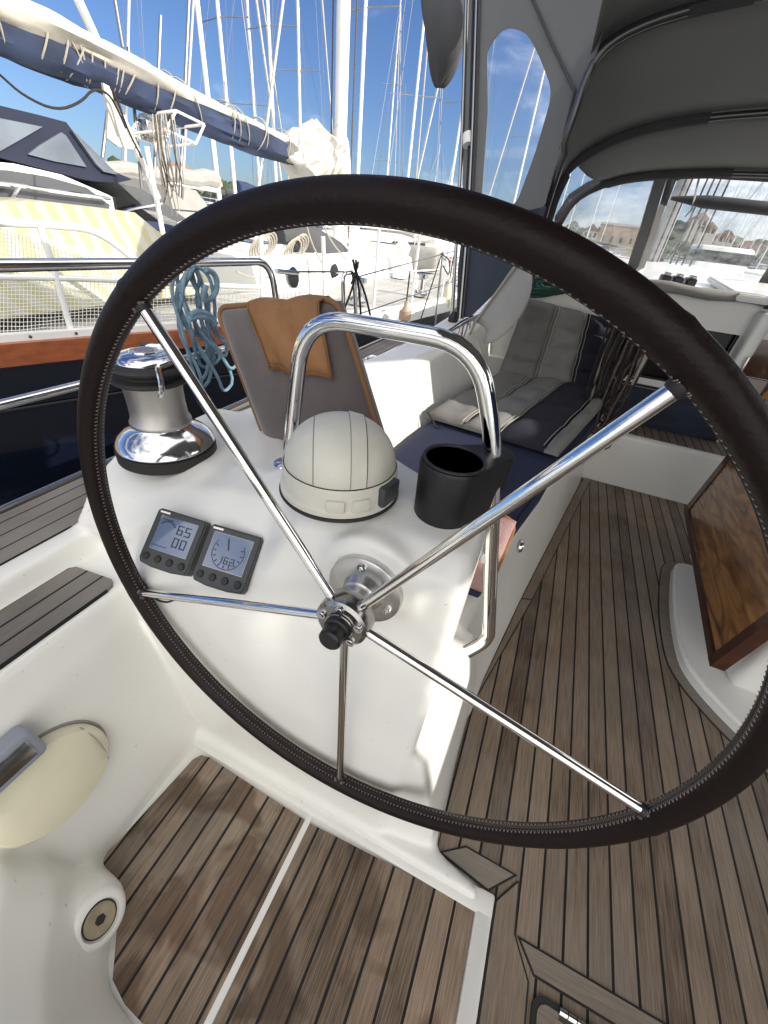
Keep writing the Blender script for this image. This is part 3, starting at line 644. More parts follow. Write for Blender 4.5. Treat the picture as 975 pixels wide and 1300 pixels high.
bm=BM()
def rrect(w,h,r,n=6):
    o=[]
    for cx,cy,a0 in ((w/2-r,h/2-r,0),(-w/2+r,h/2-r,90),(-w/2+r,-h/2+r,180),(w/2-r,-h/2+r,270)):
        for k in range(n+1): a=R(a0+90*k/n); o.append((cx+r*math.cos(a),cy+r*math.sin(a)))
    return o
pp=[mt@V((x,y,.022)) for x,y in rrect(wid*1.0,hgt*1.0,.035)]
tube(bm,pp,[.0075]*len(pp),8,closed=True); link('piping',bm,'tand',bc)
# tan leather throw over its top
cl=thing('leather_headrest','tan suede leather flap folded over the top of the taupe cushion','leather cover',tuple(mt@V((.03,hgt/2,.05))))
bm=BM(); rows=[]
pathp=[(-.06,-.25),(-.06,-.1),(-.056,-.02),(-.045,.0),(0,.012),(.045,.0),(.060,-.02),(.0645,-.06),(.066,-.10),(.067,-.14),(.068,-.165)]
x0s=lin; 
for (z,y) in pathp:
    f=max(0,min(1,(-y+.05)/.24)) if z>0 else 0
    L_=-wid*.17+.015*f; R_=wid*.42-.03*f
    rows.append([mt@V((L_+(R_-L_)*k/12,hgt/2+y-.02*math.sin(k/12*PI*.5)*f+.004*math.sin(k*.9),z+.005*math.sin(k*1.1+y*22)+.003*math.sin(k*2.3-y*40))) for k in range(13)])
loft(bm,rows,closed=False,cap=False); ob=link('flap',bm,'tan',cl); sol=ob.modifiers.new('s','SOLIDIFY'); sol.thickness=.004; sol.offset=1
bm=BM(); tube(bm,[r[0].lerp(r[1],.25)+ (r[0]-r[0])+ (mt.to_3x3()@V((0,0,.006)) if i>5 else V((0,0,.004))) for i,r in enumerate(rows)][5:],.0016,5)
tube(bm,[r[12].lerp(r[11],.25)+ (mt.to_3x3()@V((0,0,.006))) for r in rows[5:]],.0016,5); tube(bm,[p+(mt.to_3x3()@V((0,.01,.006))) for p in rows[-1]],.0016,5)
link('edge_stitching',bm,'tand',cl)

# navy bench cushion
bm=BM(); rows=[]
for i in range(13):
    y=.86+1.84*i/12; xi=benchx(y,.42)+.02+.004*math.sin(i*2.1); xo=lin([.8,1.4,1.9,2.7],[-.52,-.485,-.455,-.38],y); z1=.455+.004*math.sin(i*1.7)
    rows.append([V((xo,y,.372)),V((xi-.005,y,.372)),V((xi,y,.385)),V((xi+.002,y,.43)),V((xi-.015,y,z1)),V((xi-.05,y,z1+.004)),V((xo+.03,y,z1+.004)),V((xo,y,z1-.01))])
loft(bm,rows); nc=thing('bench_cushion','long navy cloth cushion lying on the port cockpit bench','cushion',(-.1,1.7,.37)); link('cushion_body',bm,'navyfab',nc)
bm=BM(); tube(bm,[V((benchx(.86+1.84*i/12,.42)+.012,.86+1.84*i/12,.453)) for i in range(13)],.003,6); link('piping',bm,'darkfab',nc)
# pink / taupe small cushion seen through the rail
sc2=thing('seat_pad','dusty pink seat pad with tan edge on the bench beside the console','seat pad',(-.10,.86,.46))
mt2=fmat(V((-.09,.90,.52)),(1,-.15,0),(0,.35,1)); pillow('pad_body',.26,.22,.07,mt2,'skin',sc2,seed=5)
bm=BM(); tube(bm,[mt2@V((x,y,0)) for x,y in rrect(.26,.22,.03)],.006,8,closed=True); link('piping',bm,'tan',sc2)
# striped folding cushion : seat and back as separate panels with stripes
def quadpanel(name,P00,P10,P11,P01,m,par,th=.05,u0=0,u1=1,v0=0,v1=1,nu=8,nv=28,seed=0,rows=3):
    P=[V(p) for p in (P00,P10,P11,P01)]; nrm=(P[1]-P[0]).cross(P[3]-P[0]).normalized(); 
    def S(u,v): return (P[0].lerp(P[1],u)).lerp(P[3].lerp(P[2],u),v)
    bm=BM(); g=[];gb=[]
    for j in range(nv+1):
        r=[];rb=[]
        for i in range(nu+1):
            su=i/nu; u=u0+(u1-u0)*su; v=v0+(v1-v0)*j/nv
            e=(1-abs(2*su-1)**4)**.5 if 0<i<nu else 0; th_=th
            q=abs(math.sin((j/nv)*PI*rows))**.5
            ee=e*(.45+.55*q) if 0<j<nv else 0
            hgt_=th*(.35+.65*ee)+.016*noise.noise(V((u*7+seed,v*8,0)))+.006*noise.noise(V((u*20+seed,v*25,2)))
            r.append(bm.verts.new(S(u,v)+nrm*hgt_)); rb.append(bm.verts.new(S(u,v)))
        g.append(r); gb.append(rb)
    for j in range(nv):
        for i in range(nu):
            bm.faces.new((g[j][i],g[j][i+1],g[j+1][i+1],g[j+1][i])); bm.faces.new((gb[j][i],gb[j+1][i],gb[j+1][i+1],gb[j][i+1]))
    for j in range(nv):
        bm.faces.new((g[j][0],g[j+1][0],gb[j+1][0],gb[j][0])); bm.faces.new((g[j][nu],gb[j][nu],gb[j+1][nu],g[j+1][nu]))
    for i in range(nu):
        bm.faces.new((g[0][i],gb[0][i],gb[0][i+1],g[0][i+1])); bm.faces.new((g[nv][i],g[nv][i+1],gb[nv][i+1],gb[nv][i]))
    return link(name,bm,m,par,ang=60),S,nrm
st=thing('striped_chair_cushion','folding grey and navy striped seat cushion propped at the forward end of bench','cushion',(-.05,2.2,.46))
zc=.475
A=oz(541,530,zc); B=oz(708,580,zc); Cc=oz(782,498,zc+.02); D=oz(632,478,zc+.02)
y2=2.66
# seat: u across from outboard to inboard, v forward
E0=oy(632,482,D.y); 
BK0=D+V((0,-.03,0)); BK1=Cc+V((0,-.03,0)); BT0=oy(668,378,D.y+.12); BT1=oy(795,412,Cc.y+.10)
bands=[('greyfab',0,.30),('greyfab2',.30,.56),('darkfab',.56,.90),('greyfab2',.90,1.0)]
back=[('greyfab',0,.30),('greyfab2',.30,.60),('darkfab',.60,.93),('greyfab2',.93,1.0)]
for nm,(b0,b1,b2,b3),bs in (('seat_panel',(A,B,Cc,D),bands),('back_panel',(BK0,BK1,BT1,BT0),back)):
    first=None
    for k,(mm,u0,u1) in enumerate(bs):
        if first is None:
            o,S,nr=quadpanel(nm,b0,b1,b2,b3,mm,st,.05,u0,u1,seed=k,rows=4); first=o
        else:
            o,S,nr=quadpanel('stripe',b0,b1,b2,b3,mm,first,.05,u0+.002,u1,seed=k,rows=4)
    bm=BM()
    for (mm,u0,u1) in bs[1:]:
        for du in (-.012,.016): tube(bm,[S(u0+du,v/20)+nr*(.034+.012*abs(math.sin(v/20*PI*4))**.5) for v in range(21)],.0014,4)
    for v in (.0,): pass
    link('stitching',bm,'stitchw',first)
# cushion straps
bm=BM(); tube(bm,smoothp([A+V((0,0,.03)),A+V((.05,-.03,.0)),A+V((.07,-.06,-.015)),A+V((.1,-.05,.0))],2),.004,6); link('tie_cord',bm,'roped',st)

# ================================================================== BENCH LATCH
la=thing('locker_latch','small round steel push latch on the white bench front','latch',tuple(V((benchx(1.28,.2),1.28,.2))))
q=onb=None
lp=ox(655,692,.087); lp=V((benchx(lp.y,max(0,min(.4,lp.z)))+.004,lp.y,lp.z))
bm=BM(); lathe(bm,[(0,0),(.022,0),(.024,.004),(.02,.011),(.014,.012),(.012,.005),(0,.005)],tuple(lp),(1,-.15,.2),28); link('latch_ring',bm,'steel',la); la.location=lp
for ch_ in la.children: ch_.matrix_parent_inverse=Matrix.Translation(-lp)

# ================================================================== ENGINE CONTROL on the coaming wall
wn_=V((.94,0,.28)).normalized(); wpnt=V((-.655,.1,.27)); 
ec=opl(62,990,wpnt,wn_); e_up=(V((0,0,1))-wn_*wn_.z).normalized(); e_y=V((0,1,0))
mtE=Matrix(((e_y.x,e_up.x,wn_.x,ec.x),(e_y.y,e_up.y,wn_.y,ec.y),(e_y.z,e_up.z,wn_.z,ec.z),(0,0,0,1)))
en=thing('engine_control','oval cream engine control cover with a grey lever box on the coaming wall','engine control',tuple(ec))
def put(name,bm,m,par=en): bmesh.ops.transform(bm,matrix=mtE,verts=bm.verts); return link(name,bm,m,par)
bm=BM(); rows=[]
for (s,z) in ((1.0,-.02),(1.0,.012),(.985,.02),(.93,.026),(.6,.033),(.2,.036)):
    rows.append([V((.106*s*math.cos(2*PI*k/48),.094*s*math.sin(2*PI*k/48),z)) for k in range(48)])
loft(bm,rows); cov=put('oval_cover',bm,'gelcream')
bm=BM(); tube(bm,[V((.109*math.cos(2*PI*k/48),.097*math.sin(2*PI*k/48),-.001)) for k in range(48)],.004,6,closed=True); put('gasket',bm,'canvasl',cov)
bm=BM(); box(bm,-.10,.028,.085,.150,.0,.045,bev=.010,seg=3); put('lever_box',bm,'lever')
bm=BM(); box(bm,-.085,.014,.098,.138,.040,.0475,bev=.004); put('lever_recess',bm,'dsteel')
bm=BM(); tube(bm,[V((-.09,.08,.05)),V((-.12,.09,.08)),V((-.22,.10,.09))],.008,12); put('lever',bm,'chrome')
bm=BM(); tube(bm,[V((.075+.012*math.cos(a_),.0+.07*math.sin(a_),.0315-.013*abs(math.sin(a_)))) for a_ in [R(-55+11*k) for k in range(11)]],.0025,6,flat=.4); put('cover_seam',bm,'canvasl',cov)
# deck filler boss
fx=oz(128,1168,.075); fax=V((.80,.05,.60)).normalized()
fi=thing('pump_socket','round beige socket plate in the white boss beside the helm floor','socket',tuple(fx))
bm=BM(); lathe(bm,[(.052,-.05),(.050,-.012),(.046,-.004),(.040,.0),(.033,.0),(.0325,-.006),(0,-.006)],tuple(fx),tuple(fax),44); fb2=link('boss',bm,'gel',fi)
bm=BM(); lathe(bm,[(0,-.007),(.0275,-.007),(.0275,-.0035),(.026,-.002),(0,-.002)],tuple(fx),tuple(fax),40); pd=link('plate',bm,'brass',fi)
bm=BM(); lathe(bm,[(.0275,-.006),(.030,-.006),(.030,-.004),(.0275,-.004)],tuple(fx),tuple(fax),40); link('seal',bm,'rubber',pd)
bm=BM(); lathe(bm,[(0,-.003),(.0095,-.003),(.0095,-.0014),(0,-.0014)],tuple(fx),tuple(fax),6); link('hex_hole',bm,'rubber',pd)
bm=BM(); 
# faint oval recess
# ================================================================== FLOOR HATCH
ha=thing('floor_hatch','teak floor hatch with a steel hinge set into the cockpit sole','hatch',(.5,.1,0))
def rr_(x0,x1,y0,y1,r): return [(x+(x0+x1)/2,y+(y0+y1)/2) for x,y in rrect(x1-x0,y1-y0,r,5)]
for nm_,ins,z0,h_,mm in (('gasket',0,-.001,.008,'rubber'),('hatch_frame',.010,.0,.0085,'teakc'),('seam',.034,.002,.0085,'rubber'),('lid',.039,.003,.0085,'teak')):
    bm=BM(); prism(bm,[V((x,y,z0)) for x,y in rr_(.352+ins,.9-ins,-.5+ins,.243-ins,max(.004,.024-ins*.5))],(0,0,h_)); link(nm_,bm,mm,ha)
bm=BM()
for k in range(5): tube(bm,[V((.402+k*.0165,.236,.012)),V((.4165+k*.0165,.236,.012))],.0052,12)
box(bm,.402,.485,.222,.236,.0082,.0105); link('hinge',bm,'steel',ha)

# ================================================================== TABLE
ta=thing('cockpit_table','varnished wooden cockpit table with its leaf folded down over a white base','table',(1.0,1.5,0))
bm=BM(); prism(bm,[V((x,y,-.01)) for x,y in pl],(0,0,.055),bev=.012,seg=3); link('plinth',bm,'gel',ta)
Lc=V((.775,1.155,.165)); Lb=V((.835,2.12,.205)); 
d_=ox(975,795,.79); top=.60
Lt0=Lc+V((.05,-.005,.44)); Lt1=Lb+V((.035,.01,.40))
bm=BM(); prism(bm,[Lc,Lb,Lt1,Lt0],(.026,0,.006),bev=.004); lf=link('folded_leaf',bm,'mahog',ta)
def bar(bm,a,b,w,d,dirn): # edge trim proud
    prism(bm,[a-dirn*w*0,b,b+ (V((0,0,1))-0*dirn)*w,a+V((0,0,1))*w],dirn)
bm=BM(); off=V((-.006,-.003,0)); bar(bm,Lc+off+V((0,0,-.004)),Lb+off+V((0,0,-.004)),.028,0,V((.036,0,.004)))
link('leaf_edge',bm,'trim',lf)
bm=BM(); u_=(Lt1-Lb).normalized(); prism(bm,[Lb+V((-.007,-.035,0)),Lb+V((-.007,.006,0)),Lt1+V((-.007,.006,0)),Lt1+V((-.007,-.035,0))],(.04,0,0)); link('leaf_edge',bm,'trim',lf)
bm=BM(); prism(bm,[Lc+V((-.007,-.006,0)),Lc+V((-.007,.03,0)),Lt0+V((-.007,.03,0)),Lt0+V((-.007,-.006,0))],(.04,0,0)); link('leaf_edge',bm,'trim',lf)
bm=BM(); box(bm,.835,1.25,1.14,2.14,.605,.635,bev=.006); link('table_top',bm,'mahog',ta)
bm=BM(); box(bm,.90,1.22,1.22,2.0,.035,.61,bev=.03,seg=3); link('pedestal',bm,'gel',ta)
# ================================================================== FORWARD END: riser, bridge deck, bulkhead
bm=BM(); box(bm,.28,2.0,2.64,3.1,-.05,.325,bev=.02,seg=3); struct('bridge_step',bm,'gel')
bm=BM(); prism(bm,[V((x,y,.322)) for x,y in ((.42,2.68),(1.9,2.68),(1.9,2.97),(.42,2.97))],(0,0,.008)); struct('step_teak',bm,'teakstep',smooth=False)
mm_=thing('navy_mat','dark navy cloth mat hanging over the sill below the companionway window','mat',(.7,2.95,.33))
bm=BM(); rows=[]
for i in range(9):
    x=.44+.62*i/8; rows.append([V((x,2.87+.01*math.sin(i),.332)),V((x,2.86,.36)),V((x,2.875+.004*math.sin(i*2),.45)),V((x,2.89,.545)),V((x,2.93,.56)),V((x,2.97,.55)),V((x,2.97,.332))])
loft(bm,rows); link('mat_cloth',bm,'matcloth',mm_)
cb=thing('cabin_bulkhead','white cabin end wall with a dark rounded window and wooden washboards','bulkhead',(1.0,2.98,.33))
YB=2.98
def holed(bm,outer,inner,y,th):
    # ring of quads between outer rect pts and inner rounded pts (same count)
    A=[V((x,y,z)) for x,z in outer]; B=[V((x,y,z)) for x,z in inner]; n=len(A)
    a=[bm.verts.new(p) for p in A]; b=[bm.verts.new(p) for p in B]; b2=[bm.verts.new(p+V((0,th,0))) for p in B]
    for i in range(n):
        j=(i+1)%n; bm.faces.new((a[i],a[j],b[j],b[i])); bm.faces.new((b[i],b[j],b2[j],b2[i]))
inn=[(p.x,p.y) for p in fillet([V((.40,.80,0)),V((.40,.965,0)),V((.63,.972,0)),V((.857,.955,0)),V((.905,.918,0)),V((.90,.60,0)),V((.40,.59,0)),V((.40,.80,0))],.05,4)]
def radial(o,c,x0,x1,z0,z1):
    dx,dz=o[0]-c[0],o[1]-c[1]; s=min([((x1-c[0])/dx if dx>0 else (x0-c[0])/dx) if abs(dx)>1e-6 else 9e9,((z1-c[1])/dz if dz>0 else (z0-c[1])/dz) if abs(dz)>1e-6 else 9e9]); return (c[0]+dx*s,c[1]+dz*s)
outr=[radial(p,(.65,.77),.2,.965,.30,1.06) for p in inn]
bm=BM(); holed(bm,outr,inn,YB,.03); wl=link('wall_panel',bm,'gel',cb,smooth=False)
bm=BM(); prism(bm,[V((x,YB+.028,z)) for x,z in inn],(0,.006,0)); link('window',bm,'blackwin',cb)
bm=BM(); tube(bm,[V((x,YB-.002,z)) for x,z in inn[:-1]],.006,6,closed=True); link('window_trim',bm,'rubber',wl)
bm=BM(); box(bm,-.45,.2,YB,YB+.05,.3,1.06); link('wall_panel',bm,'gel',cb)
bm=BM(); box(bm,.92,.99,2.88,3.02,.33,1.03,bev=.018,seg=3); link('door_jamb',bm,'gel',cb)
bm=BM(); box(bm,.987,1.6,2.97,3.0,.33,.70,bev=.004); box(bm,.987,1.6,2.975,3.0,.703,.985,bev=.004); link('washboard',bm,'trim',cb)
bm=BM(); box(bm,1.16,1.19,2.94,2.97,.4,.98,bev=.004); link('washboard_batten',bm,'mahog',cb)
bm=BM(); box(bm,.962,.975,2.85,2.865,.7,.82,bev=.002); link('hinge',bm,'dsteel',cb)
# coachroof
bm=BM(); loft(bm,[[V((-.45,2.97,.9)),V((-.4,2.97,1.02)),V((-.2,2.97,1.058)),V((1.0,2.97,1.07)),V((2.4,2.97,1.05)),V((2.45,2.97,.9))],[V((-.42,6,.9)),V((-.35,6,1.05)),V((-.1,6,1.12)),V((1.0,6,1.16)),V((2.3,6,1.12)),V((2.4,6,.9))],[V((.2,9,.7)),V((.3,9,.75)),V((.4,9,.8)),V((1.0,9,.84)),V((1.6,9,.8)),V((1.8,9,.7))]])
crf=thing('coachroof','white cabin roof stretching forward in front of the spray hood window','cabin roof',(1.0,4.5,.55)); link('roof_moulding',bm,'gel',crf)
bm=BM(); prism(bm,[V((.78,2.9,1.06)),V((1.7,2.9,1.06)),V((1.7,3.7,1.10)),V((.78,3.7,1.10))],(0,0,.035),bev=.008); link('sliding_hatch',bm,'gel',crf)
bm=BM(); prism(bm,[V((-.9,2.9,.55)),V((-.9,9.6,.55)),V((1.0,11.2,.6)),V((2.9,9.6,.55)),V((2.9,2.9,.55))],(0,0,-1.2)); struct('fore_deck',bm,'gel',smooth=False)
# rolled canvas on the cabin edge
rc=thing('rolled_canvas','pale grey canvas roll lying along the cabin roof edge','canvas roll',(.75,2.95,1.07))
bm=BM(); P=[V((x,2.93+.02*math.sin(x*9),1.075+.004*math.sin(x*17))) for x in [-.1+.07*k for k in range(22)]]
tube(bm,P,[.026+.007*noise.noise(p*9) for p in P],12); link('roll',bm,'canvasl',rc)
bm=BM(); lathe(bm,[(.034,0),(.034,.02)],(.93,2.93,1.075),(1,0,0),14); link('strap',bm,'canvasd',rc)
# deck blocks & cleats in front of the window
for k,(px,py,lab) in enumerate(((845,352,'small black rope clutch on the cabin roof, left of three'),(862,350,'small black rope clutch on the cabin roof, between its two twins'),(878,353,'small black rope clutch on the cabin roof, right of three'))):
    p=oy(px,py,3.35); p.z=1.085
    t=thing('rope_clutch',lab,'rope clutch',tuple(p),'rope clutches on the cabin roof')
    bm=BM(); box(bm,p.x-.025,p.x+.025,p.y-.07,p.y+.07,1.075,1.12,bev=.008); link('clutch_body',bm,'black',t)
    bm=BM(); box(bm,p.x-.012,p.x+.012,p.y-.08,p.y+.03,1.12,1.135,bev=.004); link('clutch_lever',bm,'dsteel',t)
# own mast and halyards
ma=thing('own_mast','light grey aluminium mast with black halyards just ahead of the spray hood window','mast',(1.0,5.9,1.1))
mx=oy(832,320,5.9).x
bm=BM(); tube(bm,[V((mx,5.9,1.1)),V((mx,5.9,15))],.07,20,flat=.8); link('mast_tube',bm,'mastg',ma)
for px in (841,848,866,874,882,893):
    q=oy(px,300,5.4); bm=BM(); tube(bm,[V((q.x,5.4,1.15)),V((q.x,5.4,12))],.0075,6); link('halyard',bm,'roped',ma)
# ================================================================== ROPE BUNDLE on bulkhead
rb=thing('rope_bundle','tangle of dark hanging ropes coiled at the end of the port bench','ropes',(.42,2.75,.85))
rnd=random.Random(3)
for k in range(44):
    a=rnd.uniform(-.07,.07); y0=2.52+rnd.uniform(-.04,.05); x0=.335+a; L=rnd.uniform(.30,.62); w=rnd.uniform(.02,.06)
    top_=V((.345+a*.6,2.6,.93+rnd.uniform(-.03,.03))); pts=[]
    for j in range(13):
        t=j/12; s=math.sin(t*PI); pts.append(V((x0-w+2*w*t+rnd.uniform(-.022,.022),y0+rnd.uniform(-.02,.02),top_.z-L*s**.6+rnd.uniform(-.006,.006))))
    bm=BM(); tube(bm,smoothp(pts,2),rnd.choice((.004,.005,.006)),6); link('rope_loop',bm,rnd.choice(('roped','roped','roped','roper','roper','rope')) ,rb)
for k in range(7):
    bm=BM(); c=V((.36+rnd.uniform(-.02,.02),2.5,.32+rnd.uniform(-.02,.03))); rr=.07+rnd.uniform(0,.03)
    tube(bm,[c+V((rr*math.cos(R(a)),.02*math.sin(R(3*a)),.5*rr*math.sin(R(a)))) for a in range(0,360,20)],.005,6,closed=True); link('rope_loop',bm,rnd.choice(('roped','roper')),rb)
bm=BM(); tube(bm,smoothp([V((.27,2.5,.86)),V((.33,2.48,.89)),V((.40,2.49,.86)),V((.42,2.5,.7))],2),.008,7); tube(bm,[V((.425,2.47,.95)),V((.43,2.48,.65))],.011,8); link('pale_line',bm,'rope',rb)

# ================================================================== SPRAY HOOD
def arc(port,y,n=10,ys=None):
    pts=[V((x,y if ys is None else ys(z),z)) for x,z in port]; pts=smoothp(pts,2)
    half=pts+[V((2*XC-p.x,p.y,p.z)) for p in pts[::-1]]
    return half
b3=[(-.30,.83),(-.255,1.05),(-.215,1.29),(-.175,1.425),(-.03,1.505),(.12,1.545),(.42,1.575),(.65,1.585),(1.0,1.595)]
b2=[(-.30,.83),(-.27,1.02),(-.25,1.265),(-.245,1.435),(-.195,1.545),(-.03,1.64),(.175,1.695),(.465,1.73),(1.0,1.76)]
b1=[(-.30,.83),(-.27,1.1),(-.235,1.44),(-.205,1.60),(-.20,1.73),(-.14,1.80),(.05,1.855),(.5,1.91),(1,1.93)]
b0=[(-.37,2.0),(-.365,2.04),(-.35,2.10),(-.30,2.15),(-.15,2.2),(0,2.22),(.3,2.225),(.6,2.23),(1.0,2.235)]
Y3,Y2,Y1,Y0=2.92,2.6,2.1,1.30
def yb(Y): return lambda z: Y+ (2.55-Y)*max(0,min(1,(1.5-z)/.5))**1.2
A3=arc(b3,Y3,ys=yb(Y3)); A2=arc(b2,Y2,ys=yb(Y2)); A1=arc(b1,Y1,ys=yb(Y1)); A0=arc(b0,Y0); A0=[V((p.x if p.x<=XC else XC+(p.x-XC)*1.28,p.y,max(p.z,2.17) if p.x>XC else p.z)) for p in A0]  # starboard edge of the bimini widened and kept high to shade the console
sh=thing('spray_hood','charcoal canvas spray hood with steel bows over the companionway','spray hood',(1.0,2.6,.85))
# window between bow 2 and 3 low on each side: skip faces there
def skin(bm,A,B,skip=None,sub=4,sag=0):
    g=[]
    for s in range(sub+1):
        t=s/sub; g.append([bm.verts.new(A[i].lerp(B[i],t)+V((0,0,-sag*math.sin(PI*t)*(1 if A[i].z>1.3 else .2)))) for i in range(len(A))])
    for s in range(sub):
        for i in range(len(A)-1):
            if skip and skip(A[i],B[i]): continue
            bm.faces.new((g[s][i],g[s][i+1],g[s+1][i+1],g[s+1][i]))
w23=lambda a,b: (.95<(a.z+b.z)/2<1.50) and a.x<.0
bm=BM(); skin(bm,A3,A2,w23,sag=.015); skin(bm,A2,A1,sag=.02); o=link('canopy',bm,'canvas',sh,ang=60); s_=o.modifiers.new('s','SOLIDIFY'); s_.thickness=.003
bm=BM()
idx=[i for i in range(len(A3)) if w23(A3[i],A2[i])]
g=[[bm.verts.new(A3[i].lerp(A2[i],t)) for i in idx+[idx[-1]+1]] for t in (0,.5,1)]
for s in range(2):
    for i in range(len(g[0])-1): bm.faces.new((g[s][i],g[s][i+1],g[s+1][i+1],g[s+1][i]))
link('side_window',bm,'vinyl',sh)
def inset(A,d=.016): return [p+V((0,0,-d)) if p.z>1.5 else p+V((d if p.x<1 else -d,0,-d*.3)) for p in A]
for A in (A3,A2,A1):
    bm=BM(); tube(bm,inset(A,.02),.0125,12); link('bow',bm,'bowdark',sh)
    bm=BM(); k=len(A)//2; seg=inset(A,.019)[10:k-8]; tube(bm,seg,.019,10,flat=.9); link('bow_sleeve',bm,'canvasd',sh)
# second parallel leg tube
bm=BM(); tube(bm,[p+V((.01,-.05,-.01)) for p in inset(A1,.02)[:26]],.0125,12); link('bow_leg',bm,'bowdark',sh)
# front: plane through top of bow 3 sloping down to cabin roof
PF=V((.5,2.93,1.585)); nF=V((0,.50,.86)).normalized() if False else V((0,.485,.9)).normalized()
# slope from (2.93,1.59) to (3.85,1.1)
nF=V((0,.49,.92)).normalized()
def fp(px,py): return opl(px,py,PF,nF)
# curved front: unproject outlines; the far lower edge rests on the cabin roof
def poly(name,pp,m,par,off=(0,.004,.004),pfun=fp):
    bm=BM(); prism(bm,[pfun(*p) for p in pp],off); return link(name,bm,m,par,smooth=False)
poly('front_window',[(858,226),(985,231),(985,398),(930,392),(815,352),(835,300)],'vinyl',sh,(0,.003,.003))
poly('front_window',[(700,282),(722,252),(746,238),(775,230),(832,228),(818,275),(796,347),(740,320)],'vinyl',sh,(0,.003,.003))
poly('front_frame',[(832,222),(848,222),(815,330),(803,352),(793,348),(812,290)],'canvasd',sh)
poly('front_frame',[(838,212),(985,214),(985,232),(872,225),(858,230),(846,262),(838,258),(848,222),(832,222)],'canvasd',sh,(0,.007,.007))
poly('front_frame',[(850,224),(858,224),(818,340),(808,345),(830,280)],'canvasl',sh,(0,.010,.01))
poly('front_frame',[(704,276),(722,248),(746,232),(775,222),(838,216),(838,226),(775,231),(746,239),(724,254),(704,286)],'canvasd',sh,(0,.007,.007))
poly('window_strap',[(955,372),(972,345),(985,322),(985,345),(975,372),(962,390)],'canvasd',sh,(0,.010,.01))
# rolled blind under the top edge of the front window
rbl=thing('rolled_blind','grey rolled window blind strapped under the top of the front window','blind',tuple(fp(920,250)))
bm=BM(); P=[fp(854+8.5*k,246+.9*k)+V((0,-.02,-.02)) for k in range(16)]; tube(bm,P,[.008+.02*min(1,i/5) for i in range(16)],12); link('roll',bm,'canvasd',rbl)
bm=BM(); a=fp(888,224); b=fp(880,258); tube(bm,[a+V((0,-.012,-.01)),b+V((0,-.05,-.03)),fp(876,262)+V((0,-.01,-.04))],.012,8,flat=.3); link('strap',bm,'canvasl',rbl)
# little skylight window in roof on the right
# bimini aft of the spray hood, over the helm
bi=thing('bimini','charcoal canvas bimini roof over the helm and cockpit','bimini',(1.0,0,2.2))
bm=BM(); Am=[p+V((0,-.75,.03)) for p in A0]; An=[p+V((0,-1.9,.02)) for p in A0]; skin(bm,A1,A0,lambda a,b:a.x>1.75 or a.z<1.70,sag=.02)  # link left open to starboard so sun reaches the port coaming
skin(bm,A0,Am,sag=.02); skin(bm,Am,An,sag=.02); o=link('canopy',bm,'canvas',bi,ang=60); s_=o.modifiers.new('s','SOLIDIFY'); s_.thickness=.003
for A in (A0,Am,An):
    bm=BM(); tube(bm,inset(A,.02),.0125,12); link('bow',bm,'steel',bi)
# side curtain with window between post and the spray hood
PP=V((-.70,2.70,1.2)); Q=V((-.24,2.12,1.2)); dv=(Q-PP); nC=V((dv.y,-dv.x,0)).normalized()
def cp(px,py): return opl(px,py,PP,nC)
win=fillet([V((x,y,0)) for x,y in [(620,140),(619,62),(640,34),(668,40),(684,68),(700,110),(699,130),(680,195),(655,262),(612,262),(612,250),(620,140)]],14,5)
winp=[(p.x,p.y) for p in win][:-1]
sc3=thing('side_curtain','dark canvas side curtain with a clear rounded window beside the spray hood','side curtain',tuple(PP-V((0,0,.35))))
c0=(655,150)
def outp(p):
    # matching outer border points
    dx,dy=p[0]-c0[0],p[1]-c0[1]
    L=lambda y: 594+ (0-y)*-.03 if False else 602-.055*y   # left boundary follows the post
    best=None
    for s in [k*.02 for k in range(50,420)]:
        x=c0[0]+dx*s; y=c0[1]+dy*s
        Rr=lin([-80,60,100,140,215,290,420],[800,760,748,733,704,684,660],y)
        if x<597-.05*y or x>Rr or y<-70 or y>300: return (x,y)
    return (x,y)
bm=BM(); a=[bm.verts.new(cp(*outp(p))) for p in winp]; b=[bm.verts.new(cp(*p)) for p in winp]
for i in range(len(a)): j=(i+1)%len(a); bm.faces.new((a[i],a[j],b[j],b[i]))
o=link('curtain_panel',bm,'canvas',sc3,smooth=False); s_=o.modifiers.new('s','SOLIDIFY'); s_.thickness=.003
bm=BM(); bm.faces.new([bm.verts.new(cp(*p)) for p in winp]); link('clear_window',bm,'vinyl',sc3,smooth=False)
poly('lower_panel',[(588,285),(694,262),(684,300),(672,330),(598,402),(580,404),(582,340)],'slate',sc3,tuple(nC*.003),cp)
bm=BM(); tube(bm,[cp(x,y)+V((-.0,-.012,0)) for x,y in ((672,-10),(700,55),(730,117),(712,190))],.006,8); link('seam',bm,'canvasd',sc3)
# post tubes
po=thing('canopy_post','pair of steel tubes with black zip standing on the coaming, holding the canopy','post',tuple(cp(578,404)))
for k,(dx,r,mm) in enumerate(((-9,.011,'dsteel'),(0,.006,'rubber'),(4,.009,'dsteel'),(8,.006,'canvasd'))):
    bm=BM(); tube(bm,smoothp([cp(604+dx,-60)+V((0,-.02,0)),cp(600+dx,80)+V((0,-.02,0)),cp(596+dx,200)+V((0,-.02,0)),cp(590+dx,300)+V((0,-.02,0)),cp(582+dx*.8,404)+V((0,-.02,0))],2),r,10); link(('tube','zip','tube','zip')[k],bm,mm,po)
bm=BM(); p0=cp(596,186)+V((0,-.03,0)); p1=cp(596,172)+V((0,-.03,0)); tube(bm,[p0,p1],.028,14); link('clamp',bm,'white',po)
bm=BM(); p=cp(577,402); lathe(bm,[(.03,-.05),(.03,0),(.022,.01),(.015,.03)],tuple(p+V((0,-.02,0))),n=20); link('post_foot',bm,'rubber',po)
